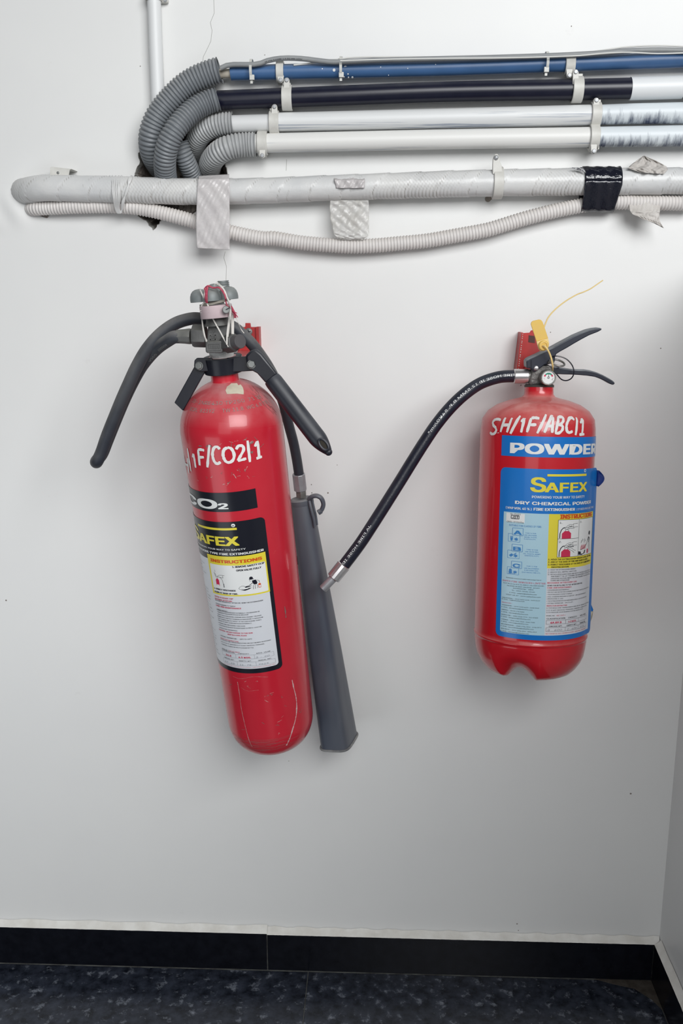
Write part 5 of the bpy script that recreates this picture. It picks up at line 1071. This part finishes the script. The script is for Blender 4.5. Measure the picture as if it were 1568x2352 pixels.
# valve block, gauge, levers
vx = .098
b = MB(); b.lathe([(.0215, .3685), (.0215, .3715), (.0195, .3730)], W.B, W.ax, 36); obj('neck_seal', b, mat('seal_dark', (.05, .05, .045), .7), abc)
b = MB(); b.prism(PP([(1216, 885), (1217, 866), (1222, 850), (1228, 838), (1262, 838), (1270, 850), (1268, 885)], vx+.0125), (0, .025, 0)); vb2 = obj('valve_body', b, mat('valve_dark_cast', (.13, .125, .12), .45, metal=.5, var=(.2, .19, .18), vscale=80, bump=.5, bscale=250), abc, bevel=.003, label='grey cast metal valve body')
b = MB(); b.lathe([(.0095, 0), (.0095, .008), (.0075, .009), (.0075, .014)], P(1224, 864, vx), P(1208, 864, vx)-P(1224, 864, vx), 24); obj('outlet', b, alu_d, vb2)
g0, g1 = P(1252, 866, vx+.012), P(1259.5, 867.5, vx+.032)
lg = np.linalg.norm(g1-g0); b = MB(); b.lathe([(.0085, 0), (.0108, .004), (.0110, lg-.001), (.0104, lg), (.0092, lg), (.0088, lg-.0012), (.0001, lg-.0012)], g0, g1-g0, 40); gb = obj('pressure_gauge', b, alu_d, abc, label='round pressure gauge')
ga = nrm(g1-g0); gx = nrm(np.cross(ga, (0, 0, 1)));  gx = gx if gx[0] > 0 else -gx; gz = nrm(np.cross(gx, ga)); gz = gz if gz[2] > 0 else -gz
def gpt(x, y, e=0): return g0+ga*(lg-.0010+e)+gx*x+gz*y
b = MB(); b.prism([gpt(.0089*math.cos(2*math.pi*k/32), .0089*math.sin(2*math.pi*k/32)) for k in range(32)], ga*-.0003); obj('dial', b, ink['white'], gb)
def arc(a0, a1, r0, r1, e):
    n_ = 14; V = []
    for k in range(n_+1):
        a = math.radians(a0+(a1-a0)*k/n_); V += [gpt(r0*math.cos(a), r0*math.sin(a), e), gpt(r1*math.cos(a), r1*math.sin(a), e)]
    return V, [(2*k, 2*k+1, 2*k+3, 2*k+2) for k in range(n_)]
for a0, a1, c in ((45, 135, 'green'), (15, 45, 'red'), (135, 165, 'red')):
    b = MB(); b.add(*arc(a0, a1, .0048, .0070, .0003)); obj('dial_band', b, ink[c], gb)
b = MB(); b.add(*arc(0, 359, .0010, .0016, .0004)); b.add([gpt(-.0003, .001, .0004), gpt(.0003, .001, .0004), gpt(.0005, .0070, .0004), gpt(.0001, .0070, .0004)], [(0, 1, 2, 3)])
for a in (-30, -10, 190, 210, 75, 105): b.add([gpt((r_)*math.cos(math.radians(a))+dx, r_*math.sin(math.radians(a))+dy, .0004) for r_, dx, dy in ((.0055, 0, 0), (.0070, 0, 0), (.0070, .0004, .0004), (.0055, .0004, .0004))], [(0, 1, 2, 3)])
obj('needle', b, ink['black'], gb)
c11 = cc(1170, 700, 6.03)
b = MB(); b.prism(PP(c11((232, 790), (242, 765), (275, 742), (400, 685), (520, 628), (600, 590), (700, 535), (800, 482), (900, 428), (1000, 385), (1100, 346), (1180, 328), (1250, 320), (1282, 333), (1268, 352), (1220, 378), (1100, 425), (1000, 478), (900, 535), (800, 595), (700, 650), (650, 682), (632, 720), (630, 790), (560, 820), (480, 835), (410, 890), (370, 925), (335, 935), (305, 890), (290, 880), (250, 880), (235, 872)), vx+.0175), (0, .028, 0)); lev = obj('squeeze_lever', b, lever_m, abc, bevel=.0022, label='black upper lever')
b = MB(); b.lathe([(.0036, 0), (.0036, .001), (.0026, .0024), (.0001, .003)], P(1231, 845.5, vx+.0177), (0, -1, 0), 18); obj('rivet', b, alu, lev)
b = MB(); b.prism(PP(c11((290, 770), (305, 757), (308, 880), (290, 880)), vx+.0178), (0, .001, 0)); obj('lever_slot', b, ink['black'], lev)
b = MB(); b.prism(PP(c11((560, 850), (640, 862), (680, 850), (700, 872), (780, 885), (860, 898), (960, 905), (1060, 906), (1140, 918), (1210, 938), (1290, 972), (1360, 1010), (1420, 1045), (1455, 1075), (1456, 1100), (1430, 1112), (1390, 1098), (1330, 1062), (1260, 1028), (1180, 1000), (1080, 984), (960, 974), (860, 968), (760, 966), (640, 960), (560, 950)), vx+.011), (0, .020, 0)); lev2 = obj('carry_handle', b, lever_m, abc, bevel=.0028, label='black lower handle')
# pin ring
b = MB(); cp = P(1279, 833, vx+.024); pts = [cp+np.array([.0105*math.cos(2*math.pi*k/32), -.0105*math.sin(2*math.pi*k/32)*.9, .0042*math.sin(2*math.pi*k/32+3.6)]) for k in range(32)]
b.tube(pts, .0014, 10, closed=True, sub=1); pin = obj('safety_pin', b, alu_d, abc, label='steel pull pin with ring')
b = MB(); b.cyl(P(1255, 833, vx+.006), P(1262, 832, vx+.024), .0018, n=12); b.cyl(P(1262, 832, vx+.024), P(1272, 831, vx+.028), .0015, n=12); obj('pin_shaft', b, alu_d, pin)
b = MB(); b.tube(PP(c11((560, 735), (620, 712), (700, 718), (790, 755), (860, 830), (888, 910), (880, 980), (840, 1030), (780, 1050), (720, 1035), (670, 985), (645, 950)), [vx+.018, vx+.021]+[vx+.022]*10), .0009, 8); obj('retaining_loop', b, ink['black'], abc, label='thin black wire loop')
# seal
c12 = cc(1080, 630, 4.356)
seal = thing('seal_tag', P(1247, 793, vx+.03), 'yellow plastic seal tag with long tail on the powder extinguisher lever', 'seal tag')
b = MB(); b.prism(PP(c12((604, 500), (610, 478), (625, 466), (685, 452), (705, 455), (722, 475), (745, 540), (778, 640), (660, 672)), vx+.030), (0, .0022, 0)); obj('tag_plate', b, yellow_seal, seal, bevel=.0006)
b = MB(); b.prism(PP(c12((660, 672), (778, 640), (788, 690), (778, 740), (745, 765), (700, 770), (680, 745)), vx+.0305), (0, .0026, 0)); obj('tag_base', b, yellow_tail, seal, bevel=.0006)
b = MB(); b.lathe([(.0072, 0), (.0072, .003), (.0062, .004), (.0045, .0042), (.0042, .0032), (.0001, .003)], P(1247, 793.5, vx+.030), (.1, -1, 0), 28); obj('tag_boss', b, yellow_seal, seal)
b = MB(); b.tube(PP(c12((722, 718), (745, 722), (775, 760), (800, 815), (815, 870), (822, 920), (822, 960)), [vx+.034, vx+.037, vx+.038, vx+.036, vx+.036, vx+.032, vx+.02]), .0013, 10); b.tube(PP(c12((728, 560), (740, 520), (780, 430), (850, 350), (950, 270), (1060, 205), (1130, 178), (1200, 145), (1260, 105), (1325, 60)), [vx+.028, vx+.028, vx+.026, vx+.02, vx+.01, vx, vx, vx-.005, vx-.01, vx-.012]), lambda l, L: .0011-.0003*l/L, 10); obj('tail_strap', b, yellow_tail, seal)
# hose
c13 = cc(730, 820, 3.136)
hpts = c13((1430, 138), (1400, 138), (1300, 146), (1170, 190), (1055, 268), (950, 368), (850, 490), (762, 620), (680, 750), (600, 880), (500, 1040), (400, 1198), (300, 1350), (180, 1510))
hds = [.098, .098, .102, .110, .122, .126, .130, .134, .138, .142, .148, .154, .160, .165]
b = MB(); path = spline(PP(hpts, hds), 10); b.tube(path, 14.6/1630, 26, True, 1); hs = obj('discharge_hose', b, hose_blk, abc, sharp=70, label='black rubber hose with white print')
b = MB(); p_, q2 = P(1181, 864, .098), P(1213, 864, .098); b.lathe([(.0092, -.001), (.0104, .0), (.0106, .001), (.0106, np.linalg.norm(q2-p_)-.001), (.0095, np.linalg.norm(q2-p_))], p_, q2-p_, 26, mod=lambda r, z, a, j: (r*(1+.012*math.cos(13*a)), z)); obj('hose_ferrule', b, alu, abc, label='bright metal ferrule')
p_, q2 = P(789, 1298.5, .165), P(765, 1328, .168); b = MB(); b.lathe([(.0092, -.001), (.0104, .0), (.0106, .001), (.0104, np.linalg.norm(q2-p_)-.001), (.0092, np.linalg.norm(q2-p_))], p_, q2-p_, 16); obj('hose_ferrule', b, alu, abc, sharp=20, label='bright metal ferrule')
p_, q2 = P(768, 1325, .168), P(741, 1353, .171); b = MB(); b.lathe([(.0064, 0), (.0064, np.linalg.norm(q2-p_)-.001), (.0058, np.linalg.norm(q2-p_)), (.0045, np.linalg.norm(q2-p_)), (.0045, .005), (.0001, .005)], p_, q2-p_, 26); obj('nozzle', b, nozz, abc, label='plain grey metal nozzle')
# hose print
def hose_text(path, r, start, items, par, phi0, flip, inkm):
    q, t = resample(path, .002); Tn, Nn, Bn = frames(q); out = MB()
    for txt, s0, s1, cap, phi in items:
        V, Fc, a, b_ = text2d(txt, 0, 3); sx = (s1-s0)/(b_-a); sy = cap/CAPH; vs = []
        for x, y in V:
            s_ = s0+(x-a)*sx; c = np.array([np.interp(s_, t, q[:, k]) for k in range(3)]); i = min(len(q)-1, int(np.interp(s_, t, range(len(q))))); toc = nrm(CAM-c); tt = Tn[i]; n1 = nrm(toc-tt*(toc@tt)); n2 = np.cross(n1, tt)*flip
            ph = (y*sy-cap/2)/r+phi; vs.append(c+(r+.0003)*(math.cos(ph)*n1+math.sin(ph)*n2))
        out.add(vs, Fc)
    return obj('lettering', out, inkm, par)
tl = resample(path, .002)[1][-1]
def s_at(u, v):
    q, t = resample(path, .002); pr_ = [proj(p) for p in q]; i = min(range(len(q)), key=lambda i: (pr_[i][0]-u)**2+(pr_[i][1]-v)**2); return t[i]
hose_text(path, 14.6/1630, 0, [('FIRE HOSE ID 12.5MM B.P. 54KG/cm²', s_at(1180, 860), s_at(986, 996), .0046, .25), ('JA FIRE HOSE ID', s_at(848, 1204), s_at(785, 1292), .0046, .35)], hs, 0, -1, ink['white'])
ch = spline(PP(hp1, hp1d), 10); q, t = resample(ch, .002)
hose_text(ch, 14.2/1640, 0, [('900001', .018, .038, .0042, -.35), ('O2CV', .046, .066, .0042, -.5)], hz, 0, -1, mat('faint_print', (.25, .25, .24), .8))
ct_path = spline([p for p in PP(c3((280, 197), (330, 192), (400, 167), (500, 154), (620, 158), (740, 173)), .036)], 10)
hose_text(ct_path, 5.6/1553, 0, [('IS 694 3 CORE 1.5 SQ MM 100V', .02, .075, .0022, -.1)], ct, 0, 1, ink['black'])
